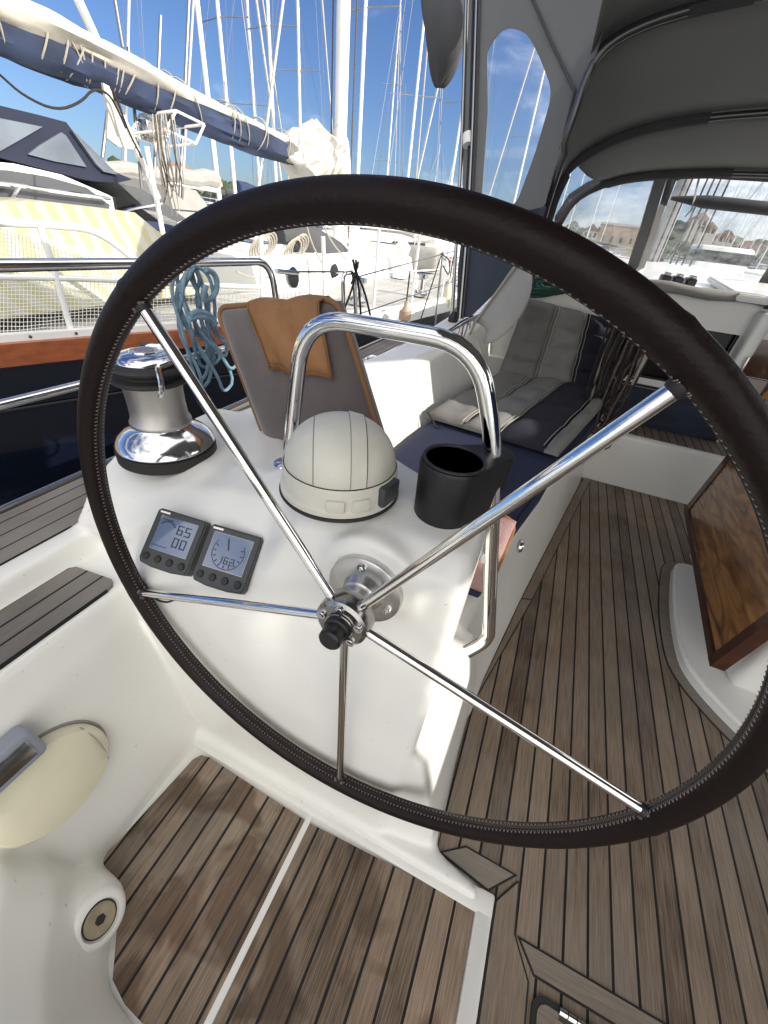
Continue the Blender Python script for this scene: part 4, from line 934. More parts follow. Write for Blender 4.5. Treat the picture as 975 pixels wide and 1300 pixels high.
# rolled bag hanging at the post
rg=thing('rolled_curtain','dark grey rolled side curtain hanging in folds from the canopy edge','rolled curtain',tuple(cp(570,60)))
bm=BM(); spine=[(572,-70,34),(573,-30,34),(574,0,32),(576,20,30),(578,45,25),(577,70,21),(574,90,17),(570,105,12),(567,117,5)]
rows=[]
for x,y,w in spine:
    c=cp(x,y)+V((-.02,-.07,0)); s=w/FP*2.3; rows.append([c+Xw3*math.cos(2*PI*k/16)*s*(1+.18*math.sin(3*k+y*.05))+Yw3*math.sin(2*PI*k/16)*s*.6*(1+.2*math.sin(2*k+y*.09)) for k in range(16)]) if False else rows.append((c,s))
rr=[]
for j,(c,s) in enumerate(rows):
    rr.append([c+V((math.cos(2*PI*k/20)*s*(1+.22*math.sin(3*2*PI*k/20+j*.8)),math.sin(2*PI*k/20)*s*.7*(1+.25*math.sin(2*2*PI*k/20+j)),.012*math.sin(k*1.1+j))) for k in range(20)])
loft(bm,rr); o=link('folds',bm,'canvasd',rg,ang=70); ss=o.modifiers.new('s','SUBSURF'); ss.levels=1; ss.render_levels=1
# fabric flap tied to the cleat
ff=thing('tied_canvas_flap','light grey canvas flap tied down to the cleat beside the striped cushion','canvas flap',tuple(cp(620,400)))
nC2=nC
fpts=[(672,325),(700,330),(672,345),(668,372),(655,388),(640,405),(622,415),(600,420),(596,408)]
def cp2(px,py): return opl(px,py,PP+V((.0,-.14,0)),nC)
bm=BM()
G=[[(600,408),(632,368),(668,322)],[(608,412),(640,382),(676,338)],[(622,420),(650,396),(678,362)],[(610,440),(640,430),(668,395)]]
gv=[[bm.verts.new(cp2(x,y)+V((0,.03*math.sin(i*1.7+j),0))) for j,(x,y) in enumerate(r)] for i,r in enumerate(G)]
for i in range(3):
    for j in range(2): bm.faces.new((gv[i][j],gv[i][j+1],gv[i+1][j+1],gv[i+1][j]))
o=link('flap',bm,'canvasl',ff); ss=o.modifiers.new('s','SUBSURF'); ss.levels=2; ss.render_levels=2; s_=o.modifiers.new('t','SOLIDIFY'); s_.thickness=.003
bm=BM()
tube(bm,[cp2(596,425),cp2(604,408),cp2(634,366),cp2(668,318)],.006,6); tube(bm,smoothp([cp2(596,404),cp2(590,425),cp2(584,438)],1),.004,6); tube(bm,smoothp([cp2(594,408),cp2(604,430),cp2(612,450)],1),.004,6); link('tie_line',bm,'rope',ff)
# cleat
cp_=oz(588,420,.80); cl2=thing('horn_cleat','steel horn cleat with rope turns on top of the port coaming','cleat',tuple(cp_))
a=oz(566,432,.80); b=oz(612,408,.80)
bm=BM(); tube(bm,[a+V((0,0,.035)),a.lerp(b,.3)+V((0,0,.045)),a.lerp(b,.7)+V((0,0,.045)),b+V((0,0,.05))],[.008,.013,.013,.008],12); link('horns',bm,'steel',cl2)
for t_ in (.35,.65): bm=BM(); tube(bm,[a.lerp(b,t_)+V((0,0,-.02)),a.lerp(b,t_)+V((0,0,.045))],.013,12); link('leg',bm,'steel',cl2)
# green rope at the coaming end
gz=thing('green_mooring_line','dark green mooring line coiled above the striped cushion','rope',tuple(oy(690,368,2.95)))
rnd=random.Random(9)
for k in range(9):
    bm=BM(); c=oy(694+rnd.uniform(-14,22),364+rnd.uniform(-5,6),2.9); tube(bm,[c+V((.11*math.cos(R(a)),.03*math.sin(R(a)),.035*math.sin(R(a+30)))) for a in range(0,360,24)],.009,6,closed=True); link('coil',bm,'green',gz)
# ================================================================== RAILS of own boat
def rail(px,py,x=-1.15): return ox(px,py,x)
pu=thing('pushpit_rail','two parallel steel guard rails along the edge of the side deck','guard rail',(-1.15,.6,.56))
bm=BM(); tube(bm,fillet([V((-1.15,-1.2,1.085)),V((-1.15,.6,1.062)),V((-1.15,1.55,1.045)),V((-1.15,1.63,.56))],.09,8),.0135,16); link('top_rail',bm,'steel',pu)
bm=BM(); tube(bm,[V((-1.15,-1.2,.81)),V((-1.15,.49,.784)),V((-1.15,1.615,.762))],.0125,14); link('lower_rail',bm,'steel',pu)
bm=BM(); tube(bm,[V((-1.15,-.4,1.07)),V((-1.15,-.38,.56))],.0125,12); link('stanchion',bm,'steel',pu)
gs=thing('gate_stanchion','looped steel gate stanchion on the side deck left of the canopy post','stanchion',tuple(ox(440,420,-1.1)))
p0=ox(437,430,-1.1); 
bm=BM(); tube(bm,fillet([ox(437,432,-1.1),ox(435,348,-1.1),ox(449,345,-1.1),ox(453,420,-1.1)],.04,6),.011,12); link('loop',bm,'steel',gs)
ll=thing('lifeline','thin steel lifelines stretched along the port side deck','lifeline',(-1.1,2.5,.9))
for (a,b) in (((352,345),(437,345)),((452,352),(580,318)),((452,400),(580,356))):
    bm=BM(); tube(bm,[ox(*a,-1.12),ox(*b,-1.12)],.004,6); link('wire',bm,'wire',ll)
bm=BM(); tube(bm,[ox(350,344,-1.12),ox(378,347,-1.12)],.009,8); link('turnbuckle',bm,'steel',ll)
dk=thing('black_shock_cords','crossed black cords hanging from the looped gate stanchion','cords',tuple(ox(452,350,-1.08)))
for (a,b) in (((448,330),(458,400)),((455,332),(436,395)),((452,330),(446,360)),((450,340),(470,400))):
    bm=BM(); tube(bm,smoothp([ox(*a,-1.08),ox((a[0]+b[0])/2+3,(a[1]+b[1])/2,-1.08),ox(*b,-1.08)],2),.006,6); link('cord',bm,'roped',dk)
# boathook lines & second stanchion
s2=thing('stanchion','steel lifeline stanchion hung with a black cord beside the canopy post','stanchion',tuple(ox(556,405,-1.1)))
bm=BM(); tube(bm,[ox(552,412,-1.1),ox(562,320,-1.1)],.011,10); link('tube',bm,'steel',s2)
bm=BM(); tube(bm,smoothp([ox(560,322,-1.08),ox(572,330,-1.08),ox(570,352,-1.08),ox(563,338,-1.08)],2),.006,6); tube(bm,[ox(560,325,-1.08),ox(532,412,-1.08)],.005,6); link('cord',bm,'roped',s2)
# blue rope coil on the rail
br=thing('blue_rope_coil','faded blue rope coil hanging from the upper guard rail beside the winch','rope coil',(-1.15,1.1,1.06))
rnd=random.Random(5)
def rx(px,py): return ox(px,py,-1.12)
for k in range(7):
    x0=226+rnd.uniform(-6,8); x1=262+rnd.uniform(-6,12); bot=rnd.uniform(455,512); xs=rnd.uniform(0,20)
    P=[(x0+12,338),(x0+2,352),(x0,375),(x0+6+xs*.3,420),(x0+22+xs,bot-25),(x0+34+xs,bot),(x0+46+xs,bot-22),(x1-6+xs*.2,420),(x1-6,380),(x1-14,345),(x0+16,336)]
    bm=BM(); pp=[rx(x,y)+V((rnd.uniform(-.03,.03),0,0)) for x,y in P]; tube(bm,smoothp(pp,2,closed=True),.0058,8,closed=True); link('strand',bm,'ropeb',br)
for (P) in ([(250,340),(262,345),(266,362),(258,378),(246,380),(250,360)],[(230,398),(240,392),(254,396),(262,404)],[(228,404),(240,398),(256,402),(262,410)]):
    bm=BM(); tube(bm,smoothp([rx(x,y)+V((.035,0,0)) for x,y in P],2),.009,8); link('strand',bm,'ropeb',br)

# ================================================================== WATER, HILLS
bm=BM(); t=[bm.verts.new(p) for p in ((-900,-300,-.8),(900,-300,-.8),(900,1500,-.8),(-900,1500,-.8))]; bm.faces.new(t); struct('water',bm,'water',smooth=False)
# ================================================================== NEIGHBOUR YACHT (classic, navy)
ny=thing('classic_yacht','navy hulled classic sailing yacht with varnished strake moored alongside to port','sailing yacht',(-3.4,4,-.8))
HY=[-2.5,-1.2,0,1.0,1.94,3.07,3.6,4.64,6.0,8.0,10.0,11.8]; HX=[-3.2,-3.02,-2.72,-2.36,-1.98,-1.52,-1.34,-1.2,-1.22,-1.6,-2.4,-3.35]
def nx_(y): return lin(HY,HX,y)
YS=[-2.5+14.3*i/60 for i in range(61)]
XN=-3.4
def hullsec(y,zs,fs):
    x=nx_(y); return x
rows=[]
for y in YS:
    hb_=nx_(y)-XN
    L_=[(hb_*.10,-1.2),(hb_*.7,-.85),(hb_*.93,-.3),(hb_*1.0,.1),(hb_*1.0,.50)]
    rows.append([V((XN+a,y,z)) for a,z in L_]+[V((XN-a,y,z)) for a,z in L_[::-1]])
bm=BM(); loft(bm,rows); hl=link('hull',bm,'navyhull',ny)
for s in (1,-1):
    bm=BM(); rr=[]
    for y in YS[:21]:
        x=XN+s*(nx_(y)-XN); rr.append([V((x+s*.02,y,.50)),V((x+s*.02,y,.598)),V((x-s*.03,y,.605)),V((x-s*.03,y,.50))])
    loft(bm,rr); link('rubbing_strake',bm,'strake',ny)
    bm=BM(); rr=[]
    for y in YS[20:]:
        x=XN+s*(nx_(y)-XN); rr.append([V((x+s*.018,y,.502)),V((x+s*.018,y,.597)),V((x-s*.03,y,.604)),V((x-s*.03,y,.502))])
    loft(bm,rr); link('bow_strake',bm,'white',ny)
    bm=BM(); rr=[]
    for y in YS:
        x=XN+s*(nx_(y)-XN)-s*.005; rr.append([V((x,y,.60)),V((x,y,.632)),V((x-s*.05,y,.632)),V((x-s*.05,y,.60))])
    loft(bm,rr); tr_=link('toe_rail',bm,'white',ny)
bm=BM()
for k in range(60):
    y=-.5+k*.17; x=nx_(y)-.004; lathe(bm,[(0,0),(.008,.0),(.007,.004),(0,.005)],(x,y,.618),(1,0,0),8)
link('toe_rail_bolt',bm,'dsteel',tr_)['kind']='stuff'
bm=BM(); tube(bm,[V((nx_(y)+.012,y,.30)) for y in YS],.006,6); link('hull_line',bm,'rubber',hl) 
bm=BM(); A=[bm.verts.new(V((nx_(y)-.03,y,.585))) for y in YS]; B=[bm.verts.new(V((2*XN-nx_(y)+.03,y,.585))) for y in YS]
for i in range(60): bm.faces.new((A[i],A[i+1],B[i+1],B[i]))
link('deck',bm,'deckgrey',ny)
# coachroof & deckhouse
bm=BM(); loft(bm,[[V((XN+a,y,z)) for a,z in ((1.0*w,.58),(.93*w,.80*h),(.7*w,.86*h),(-.7*w,.86*h),(-.93*w,.80*h),(-1.0*w,.58))] for y,w,h in ((3.2,.9,1.0),(6.2,1.0,1.0),(8.6,.7,.95))]); cr_=link('coachroof',bm,'white',ny)
bm=BM()
for y in (3.7,4.5,5.3,6.5,7.2): lathe(bm,[(0,0),(.08,0),(.09,.01),(.0,.012)],(XN+.95*(.95 if y<6.3 else .85),y,.70),(1,0,.1),16)
link('porthole',bm,'blackwin',cr_)
# striped awning over cockpit
bm=BM(); rr=[]
for i in range(12):
    y=-.6+3.25*i/11; sg=.012*math.sin(i*2.2); rr.append([V((XN-.6,y,.78)),V((XN-.1,y,1.10+sg)),V((XN+.25,y,1.10+sg)),V((-2.62+.05*(i/11),y,.92-.10*(i/11)+sg)),V((-2.5,y,.66)),V((-2.55,y,.64)),V((XN-.5,y,.64))])
loft(bm,rr); link('striped_awning',bm,'stripe',ny)
# stern rail with netting
def nr(px,py,dx=0):
    # intersect with hull edge surface
    y=2.0
    for _ in range(25):
        q=ox(px,py,nx_(y)-.06+dx); y=y*.5+q.y*.5
    return q
def rline(name,P,r,m='white',par=ny): bm=BM(); tube(bm,fillet([nr(*p) for p in P],.08,5),r,10); return link(name,bm,m,par)
rline('guard_rail',[(-40,281),(50,284),(122,291),(172,330),(196,352)],.016); rline('guard_rail',[(-40,351),(70,353),(150,356),(260,362),(340,365)],.013)
for P in ([(50,284),(68,340),(76,370),(93,428)],[(331,300),(334,418)],[(392,330),(398,410)],[(410,300),(413,405)]): rline('stanchion',P,.014)
# netting
bm=BM()
def strands(c0,c1,c2,c3,nu,nv):
    # c0->c1 top edge, c3->c2 bottom edge
    for i in range(nu+1):
        u=i/nu; a=(c0[0]+(c1[0]-c0[0])*u,c0[1]+(c1[1]-c0[1])*u); b=(c3[0]+(c2[0]-c3[0])*u,c3[1]+(c2[1]-c3[1])*u)
        pts=[]
        for t_ in (0,.5,1): pts.append(nr(a[0]+(b[0]-a[0])*t_,a[1]+(b[1]-a[1])*t_,.006*math.sin(i)))
        tube(bm,pts,.0016,3,cap=False)
    for j in range(nv+1):
        t_=j/nv; pts=[]
        for i in range(9):
            u=i/8; a=(c0[0]+(c1[0]-c0[0])*u,c0[1]+(c1[1]-c0[1])*u); b=(c3[0]+(c2[0]-c3[0])*u,c3[1]+(c2[1]-c3[1])*u); pts.append(nr(a[0]+(b[0]-a[0])*t_,a[1]+(b[1]-a[1])*t_+1.2*math.sin(i*2+j)))
        tube(bm,pts,.0016,3,cap=False)
strands((0,354),(230,360),(230,414),(0,430),46,15)
strands((0,290),(170,330),(190,350),(0,350),36,11)
strands((230,360),(400,366),(400,404),(230,414),34,9)
net=link('netting',bm,'net',ny,smooth=False)
# deck clutter seen under the wheel rim
bm=BM(); P=[ox(x,y,-2.9) for x,y in ((352,300),(375,302),(400,312),(425,324),(440,330))]; tube(bm,[p+V((0,0,.03*math.sin(i*2))) for i,p in enumerate(P)],[.10,.17,.19,.17,.08],14); dgy=link('folded_dinghy',bm,'canvasd',ny)
bm=BM()
for i in range(10):
    a_=R(36*i); 
for cx_,cy_ in ((372,318),(330,316)):
    for k in range(4): c_=ox(cx_+k*3,cy_-k*2,-2.7); tube(bm,[c_+V((.05*math.sin(R(a)),.13*math.cos(R(a)),.10*math.sin(R(a)))) for a in range(0,360,24)],.010,5,closed=True)
link('deck_rope_coil',bm,'rope',ny)
bm=BM()
for y in (3.4,4.0,4.7,5.6,6.4,7.3,8.2): 
    x=nx_(y)-.10; tube(bm,[V((x,y,.6)),V((x,y,1.18))],.013,6)
for z in (.88,1.17): tube(bm,[V((nx_(3.0+.4*k)-.10,3.0+.4*k,z)) for k in range(16)],.006,5)
link('guard_rail',bm,'white',ny)
bm=BM()
for k in range(30):
    y=4.9+.1*k; tube(bm,[V((nx_(y)-.10,y,.66)),V((nx_(y)-.10,y,1.17))],.003,3,cap=False)
for z in (.72,.80,.96,1.04,1.11): tube(bm,[V((nx_(4.9+.3*k)-.10,4.9+.3*k,z)) for k in range(11)],.003,3,cap=False)
link('netting',bm,'net',ny,smooth=False)
for (y0,w_) in ((3.55,.5),(4.5,.6),(6.9,.5)):
    bm=BM(); box(bm,-3.3,-2.75,y0,y0+w_,.84,.93,bev=.02); hh_=link('deck_hatch',bm,'white',ny); bm=BM(); box(bm,-3.24,-2.81,y0+.06,y0+w_-.06,.925,.94,bev=.005); link('glass',bm,'greywin',hh_)
for y in (3.6,4.7,6.0):
    bm=BM(); lathe(bm,[(.09,0),(.09,.03),(.05,.06),(.045,.15),(.07,.17),(.07,.2),(0,.21)],(-1.75 if y<4 else -1.55,y,.6),n=20); link('deck_winch',bm,'steel',ny)
bm=BM(); lathe(bm,[(.10,0),(.09,.14),(.075,.2),(.085,.28),(.11,.36),(.06,.42),(0,.43)],(-2.3,6.0,.6),n=20); link('air_vent',bm,'white',ny)
bm=BM(); box(bm,-2.75,-2.15,7.2,7.6,.62,.95,bev=.08,seg=3); link('canvas_bag',bm,'canvasl',ny)
bm=BM()
for a_,b_ in (((385,270),(412,340)),((405,272),(440,330)),((490,272),(455,340)),((300,345),(348,352)),((500,300),(520,360))): tube(bm,smoothp([ox(*a_,-2.4),ox((a_[0]+b_[0])/2-3,(a_[1]+b_[1])/2+5,-2.4),ox(*b_,-2.4)],2),.008,5)
link('loose_line',bm,'rope',ny)
# mast, boom, sail
bm=BM(); MB_=oy(430,330,6.4); MB_=V((-3.5,6.4,.6)); tube(bm,[MB_,MB_+V((0,0,15))],.082,20); mst=link('mast',bm,'mast',ny)
bm=BM(); tube(bm,[MB_+V((.12,.1,0)),MB_+V((.13,.1,14))],.012,6); tube(bm,[MB_+V((-.13,-.02,1.0)),MB_+V((-.13,0,14))],.01,6); link('halyard',bm,'roper',mst)
XB=-3.5
Ba=ox(0,34,XB); Bb=ox(325,174,XB); bd=(Bb-Ba)/(Bb.y-Ba.y)
def bp_(y): return Ba+bd*(y-Ba.y)
def bh(y): # half height of the bundle
    ha=(ox(0,-12,XB).z-ox(0,66,XB).z)/2; hb=(ox(325,152,XB).z-ox(325,194,XB).z)/2
    return max(.10,ha+(hb-ha)*(y-Ba.y)/(Bb.y-Ba.y))
bm=BM(); tube(bm,[bp_(-2.2)+V((0,0,-.05)),bp_(6.3)+V((0,0,-.05))],.06,14); bo_=link('boom',bm,'mast',ny)
def lump(y,s): return noise.noise(V((0,y*1.3+s,0)))
bm=BM(); rr=[]; n=26
for i in range(110):
    y=-2.3+8.0*i/109; w=bh(y); c=bp_(y)+V((0,0,-w*.12)); row=[]
    for k in range(n):
        a=2*PI*k/n; d=1.04+.22*noise.noise(V((math.cos(a)*1.6,math.sin(a)*1.6,y*1.5)))+.20*noise.noise(V((math.cos(a)*4,math.sin(a)*4,y*3)))+.06*noise.noise(V((math.cos(a)*9,math.sin(a)*9,y*9)))
        row.append(c+V((math.cos(a)*w*.75*d,0,math.sin(a)*w*.88*d)))
    rr.append(row)
loft(bm,rr); link('sail_cover',bm,'canvasblue',ny)
bm=BM(); rr=[]
for i in range(110):
    y=-2.35+8.0*i/109; w=bh(y)*(1 if y<3 else max(.5,1-.5*(y-3))); c=bp_(y)+V((.04,0,bh(y)*.56+.02*lump(y,4))); row=[]
    for k in range(n):
        a=2*PI*k/n; d=1.05+.35*noise.noise(V((math.cos(a)*1.6+5,math.sin(a)*1.6,y*2)))+.10*noise.noise(V((math.cos(a)*5,math.sin(a)*5,y*8)))
        row.append(c+V((math.cos(a)*w*.78*d,0,math.sin(a)*w*.52*d)))
    rr.append(row)
loft(bm,rr); link('furled_sail',bm,'sail',ny)
# bundle at the mast
bm=BM(); rr=[]
for i in range(22):
    t=i/21; c=bp_(5.1+.95*t)+V((.04,0,-.02+.12*t)); w=.10+.20*math.sin(min(1,t*1.1)*PI*.8)
    rr.append([c+V((math.cos(2*PI*k/n)*w*(1+.4*noise.noise(V((k*.6,t*6,1)))),.1*math.sin(k),math.sin(2*PI*k/n)*w*(1+.4*noise.noise(V((k*.5,t*5,4)))))) for k in range(n)])
loft(bm,rr); link('sail_bundle',bm,'sail',ny)
bm=BM(); loft(bm,[[V((-3.42+.12*math.cos(a)*w,6.22+.10*math.sin(a)*w,z)) for a in [2*PI*k/12 for k in range(12)]] for z,w in ((1.35,.8),(1.6,1.5),(1.8,1.4),(2.0,1.1),(2.15,.4))]); link('sail_bundle',bm,'sail',ny)
rnd=random.Random(11)
for k in range(40):
    y=rnd.uniform(-.6,5.6) if k>6 else 3.0+rnd.uniform(-.35,.35); w=bh(y)*1.07; c=bp_(y)
    bm=BM(); tl=rnd.uniform(-.12,.12); tube(bm,[c+V((math.cos(R(a))*w*.85,tl*math.sin(R(a))+.02*math.sin(R(2*a)),.02+math.sin(R(a))*w)) for a in range(0,360,20)],.0055,5,closed=True); link('lashing',bm,'rope',bo_)
# loose hanging ropes by the boom and the hanging cloth
bm=BM()
cl_=[(128,105),(135,110),(140,130),(155,160),(170,190),(150,186),(134,175),(133,140)]
prism(bm,[ox(x,y,-3.3)+V((.02*math.sin(i),0,0)) for i,(x,y) in enumerate(cl_)],(.02,0,0)); link('hanging_cloth',bm,'sail',ny)
rnd=random.Random(21)
for k in range(16):
    x0=207+rnd.uniform(-14,16); bm=BM(); b_=rnd.uniform(235,275); P=[(x0,145),(x0+4+rnd.uniform(-3,3),190),(x0+8+rnd.uniform(-8,8),230),(x0+14+rnd.uniform(-8,8),b_)]
    tube(bm,smoothp([ox(x,y,-3.2+rnd.uniform(-.1,.1)) for x,y in P],2),.0048,5); link('hanging_rope',bm,rnd.choice(('rope','rope','roper')),bo_)
for P in ([(0,95),(30,122),(72,141),(103,130),(118,112),(138,118),(150,140),(160,163)],[(140,110),(150,130),(162,165),(180,200)]):
    bm=BM(); tube(bm,smoothp([ox(x,y,-3.2) for x,y in P],2),.007,6); link('hanging_rope',bm,'roped',bo_)
for P in ([(99,0),(122,50)],[(135,105),(200,252)],[(163,60),(180,240)],[(146,0),(156,60)],[(146,60),(130,200)],[(204,20),(195,245)],[(240,0),(228,250)]):
    bm=BM(); a=ox(*P[0],-3.6); b=ox(*P[1],-3.6); tube(bm,[a,b],.03 if P[0][0] in (99,135) else .012,8); link('stay',bm,'mast' if P[0][0] in (99,135) else 'wire',ny)
# radar reflector cage
rf=thing('antenna_cage','white wire radar reflector cage above the stern of the classic yacht','radar reflector',tuple(ox(190,200,-3.6)))
bm=BM(); K=[ox(x,y,-3.6) for x,y in ((165,170),(178,146),(217,163),(206,187))]
for d in (V((0,0,0)),V((.28,.1,.05))):
    for i in range(4): tube(bm,[K[i]+d,K[(i+1)%4]+d],.010,6)
for i in range(4): tube(bm,[K[i],K[i]+V((.28,.1,.05))],.010,6)
for t in (.25,.5,.75): tube(bm,[K[0].lerp(K[3],t),K[1].lerp(K[2],t)],.007,5); tube(bm,[K[0].lerp(K[1],t),K[3].lerp(K[2],t)],.007,5)
link('cage',bm,'white',rf)
bm=BM(); tube(bm,[ox(186,186,-3.5),V((ox(186,186,-3.5).x,ox(186,186,-3.5).y,.6))],.02,8); link('pole',bm,'white',rf)
bm=BM(); q=ox(190,166,-3.55); box(bm,q.x-.05,q.x+.05,q.y-.06,q.y+.06,q.z-.06,q.z+.06,bev=.01); link('reflector_box',bm,'dsteel',rf)
# fenders / buoys
def fender(px,py,x,r,h,lab,m):
    p=ox(px,py,x); t=thing('fender',lab,'fender',tuple(p+V((0,0,h/2))),'fenders hanging between the boats')
    bm=BM(); lathe(bm,[(0,-h/2),(r*.5,-h/2+.01),(r*.9,-h/2+.05),(r,-h/4),(r,h/4),(r*.85,h/2-.04),(r*.35,h/2),(r*.28,h/2+.04),(0,h/2+.045)],tuple(p),n=24); link('bladder',bm,m,t)
    bm=BM(); tube(bm,[p+V((0,0,h/2+.03)),p+V((0,0,h/2+.25))],.006,6); link('lanyard',bm,'roped',t)
fender(567,378,-1.22,.045,.26,'small cream fender hanging beside the canopy post','fender'); fender(514,400,-1.22,.05,.13,'brown round buoy hanging below the lifeline','fender2')
# ================================================================== MOTOR YACHT
my=thing('motor_yacht','white motor yacht with navy cockpit canopy and smoked side windows beyond the classic yacht','motor yacht',(-7.5,4,-.8))
XM=-6.0
def mp_(l,x=XM): return [ox(a,b,x) for a,b in l]
def slab(name,l,m,x=XM,w=-3.2,bev=.0,par=my): bm=BM(); prism(bm,mp_(l,x),(w,0,0),bev=bev); return link(name,bm,m,par,ang=40)
h0=slab('hull',[(-160,330),(-160,262),(-60,262),(60,268),(140,280),(228,298),(252,312),(200,330),(100,338)],'white',w=-3.4)
h1=slab('superstructure',[(-160,260),(-160,205),(-40,203),(20,208),(80,222),(140,248),(185,275),(215,295),(150,285),(60,270)],'white',x=-6.05,w=-3.0,bev=.03)
slab('side_window',[(-100,212),(10,216),(60,224),(110,238),(142,262),(140,268),(100,262),(0,250),(-100,246)],'greywin',x=-6.02,w=-.05,par=h1)
slab('side_window',[(146,250),(170,258),(205,282),(200,284),(150,272)],'blackwin',x=-6.0,w=-.05,par=h1)
slab('windscreen',[(150,232),(180,240),(215,262),(236,278),(225,282),(180,260)],'greywin',x=-6.1,w=-2.6,par=h1)
slab('bow_stripe',[(150,276),(200,282),(248,292),(250,299),(190,292),(150,285)],'canvasn',x=-5.98,w=-.04,par=h0)
slab('hull_window',[(50,260),(72,261),(72,267),(52,267)],'canvasl',x=-5.97,w=-.04,par=h0)
cn=slab('canopy',[(-120,200),(-120,140),(-60,134),(0,134),(50,146),(84,155),(90,163),(128,210),(168,228),(150,232),(118,230),(60,216),(0,200)],'navycan',x=-6.2,w=-2.4)
slab('canopy_window',[(-100,150),(0,150),(54,161),(30,175),(0,192),(-100,196)],'palewin',x=-6.17,w=-.05,par=cn)
slab('canopy_window',[(78,168),(84,172),(110,212),(70,205),(36,196),(50,185)],'palewin',x=-6.17,w=-.05,par=cn)
slab('canopy_window',[(92,166),(98,170),(150,222),(132,218),(122,208)],'palewin',x=-6.15,w=-.05,par=cn)
for P in ([(-40,228),(20,235),(80,244),(140,252)],[(24,238),(8,262)],[(140,276),(165,266),(205,258)],[(140,262),(138,280)]):
    bm=BM(); tube(bm,[ox(x,y,-5.9) for x,y in P],.02,6); link('hand_rail',bm,'steel',my)
# ================================================================== GENERIC SAILING YACHTS
def hullmesh(L,B,F,m,par):
    bm=BM(); rr=[]; n=18
    for i in range(n+1):
        t=i/n; y=-L/2+L*t; w=B/2*(.72+.28*math.sin(min(1,t/.5)*PI/2))*(1-max(0,(t-.5)/.5)**2.2)+.02; sh=F+.25*t*t
        rr.append([V((w*.25,y,-.3)),V((w*.85,y,.05)),V((w,y,sh*.6)),V((w,y,sh)),V((-w,y,sh)),V((-w,y,sh*.6)),V((-w*.85,y,.05)),V((-w*.25,y,-.3))])
    loft(bm,rr); return link('hull',bm,m,par)
def make_yacht(L=11,B=3.5,mast=14,cover='canvasn',hull='white',stripe='canvasn'):
    par=bpy.data.objects.new('sailing_yacht',None); C.objects.link(par); F=1.15
    h=hullmesh(L,B,F,hull,par)
    bm=BM(); rr=[]
    for t in (.12,.3,.5,.62,.75,.88): 
        w=B/2*(.72+.28*math.sin(min(1,t/.5)*PI/2))*(1-max(0,(t-.5)/.5)**2.2)+.035; rr.append([V((w,-L/2+L*t,F*.78)),V((w,-L/2+L*t,F*.88)),V((-w,-L/2+L*t,F*.88)),V((-w,-L/2+L*t,F*.78))])
    loft(bm,rr); link('hull_stripe',bm,stripe,h)
    bm=BM(); loft(bm,[[V((w,y,F-.02)),V((w*.9,y,F+hh)),V((w*.5,y,F+hh+.08)),V((-w*.5,y,F+hh+.08)),V((-w*.9,y,F+hh)),V((-w,y,F-.02))] for y,w,hh in ((-L*.18,B*.34,.42),(L*.05,B*.33,.42),(L*.2,B*.24,.32),(L*.27,B*.14,.12))]); cb_=link('cabin',bm,'white',par)
    for s in (1,-1):
        bm=BM(); box(bm,s*(B*.325)-.03,s*(B*.325)+.03,-L*.15,L*.05,F+.14,F+.3,bev=.02); link('window',bm,'blackwin',cb_)
    bm=BM(); loft(bm,[[V((B*.33,y,F+.2)),V((B*.3,y,F+h_)),V((0,y,F+h_+.12)),V((-B*.3,y,F+h_)),V((-B*.33,y,F+.2))] for y,h_ in ((-L*.22,1.0),(-L*.14,1.0),(-L*.08,.5))]); link('spray_hood',bm,cover,par)
    bm=BM(); tube(bm,[V((0,L*.1,F)),V((0,L*.1,F+mast*.6)),V((0,L*.1,F+mast))],[.062,.052,.035],10); ms=link('mast',bm,'mast',par)
    for zz,w in ((.36,1.1),(.68,.8)):
        bm=BM(); tube(bm,[V((-w,L*.1-.12,F+mast*zz)),V((0,L*.1,F+mast*zz+.03)),V((w,L*.1-.12,F+mast*zz))],.018,6); link('spreader',bm,'mastg',ms)
    bm=BM(); tube(bm,[V((0,L*.1,F+1.1)),V((0,-L*.3,F+1.15))],.06,8); bo2=link('boom',bm,'mast',par)
    bm=BM(); Pp=[V((0,L*.09-(L*.39)*k/10,F+1.32-.02*k+.03*math.sin(k*2))) for k in range(11)]; tube(bm,Pp,[.19-.008*k for k in range(11)],10); link('sail_cover',bm,cover,bo2)
    bm=BM()
    top=V((0,L*.1,F+mast-.1))
    for e in (V((0,L*.5,F+.2)),V((0,-L*.49,F+.2)),V((B*.45,L*.06,F)),V((-B*.45,L*.06,F))): tube(bm,[top,e],.007,4)
    for s in (1,-1):
        tube(bm,[V((0,L*.1,F+mast*.68)),V((s*.8,L*.1-.1,F+mast*.68)),V((s*1.1,L*.1-.1,F+mast*.36)),V((s*B*.46,L*.05,F))],.006,4)
    link('rigging',bm,'wire',ms)
    bm=BM(); tube(bm,[V((0,L*.49,F+.25)),V((0,L*.1,F+mast*.95))],.035,6); link('furled_genoa',bm,'sail',ms)
    bm=BM()
    for s in (1,-1):
        P=[V((s*B*.36,-L*.48,F+.65)),V((s*B*.49,-L*.1,F+.65)),V((s*B*.46,L*.15,F+.7)),V((s*B*.2,L*.42,F+.9)),V((0,L*.5,F+.95))]
        tube(bm,P,.014,5); tube(bm,[p-V((0,0,.3)) for p in P],.010,5)
        for p in P[:4]: tube(bm,[p,p-V((0,0,.68))],.014,5)
    link('guard_rail',bm,'steel',par)
    return par
def copy_tree(o,parent=None):
    c=o.copy(); C.objects.link(c); c.parent=parent
    for chh in list(o.children): copy_tree(chh,c)
    return c
protos=[make_yacht(11,3.6,14.5,'canvasn','white','canvasn'),make_yacht(12.5,3.9,16,'canvasl','white','red'),make_yacht(9.5,3.1,12,'canvasd','white','mastg')]
used=[False]*3
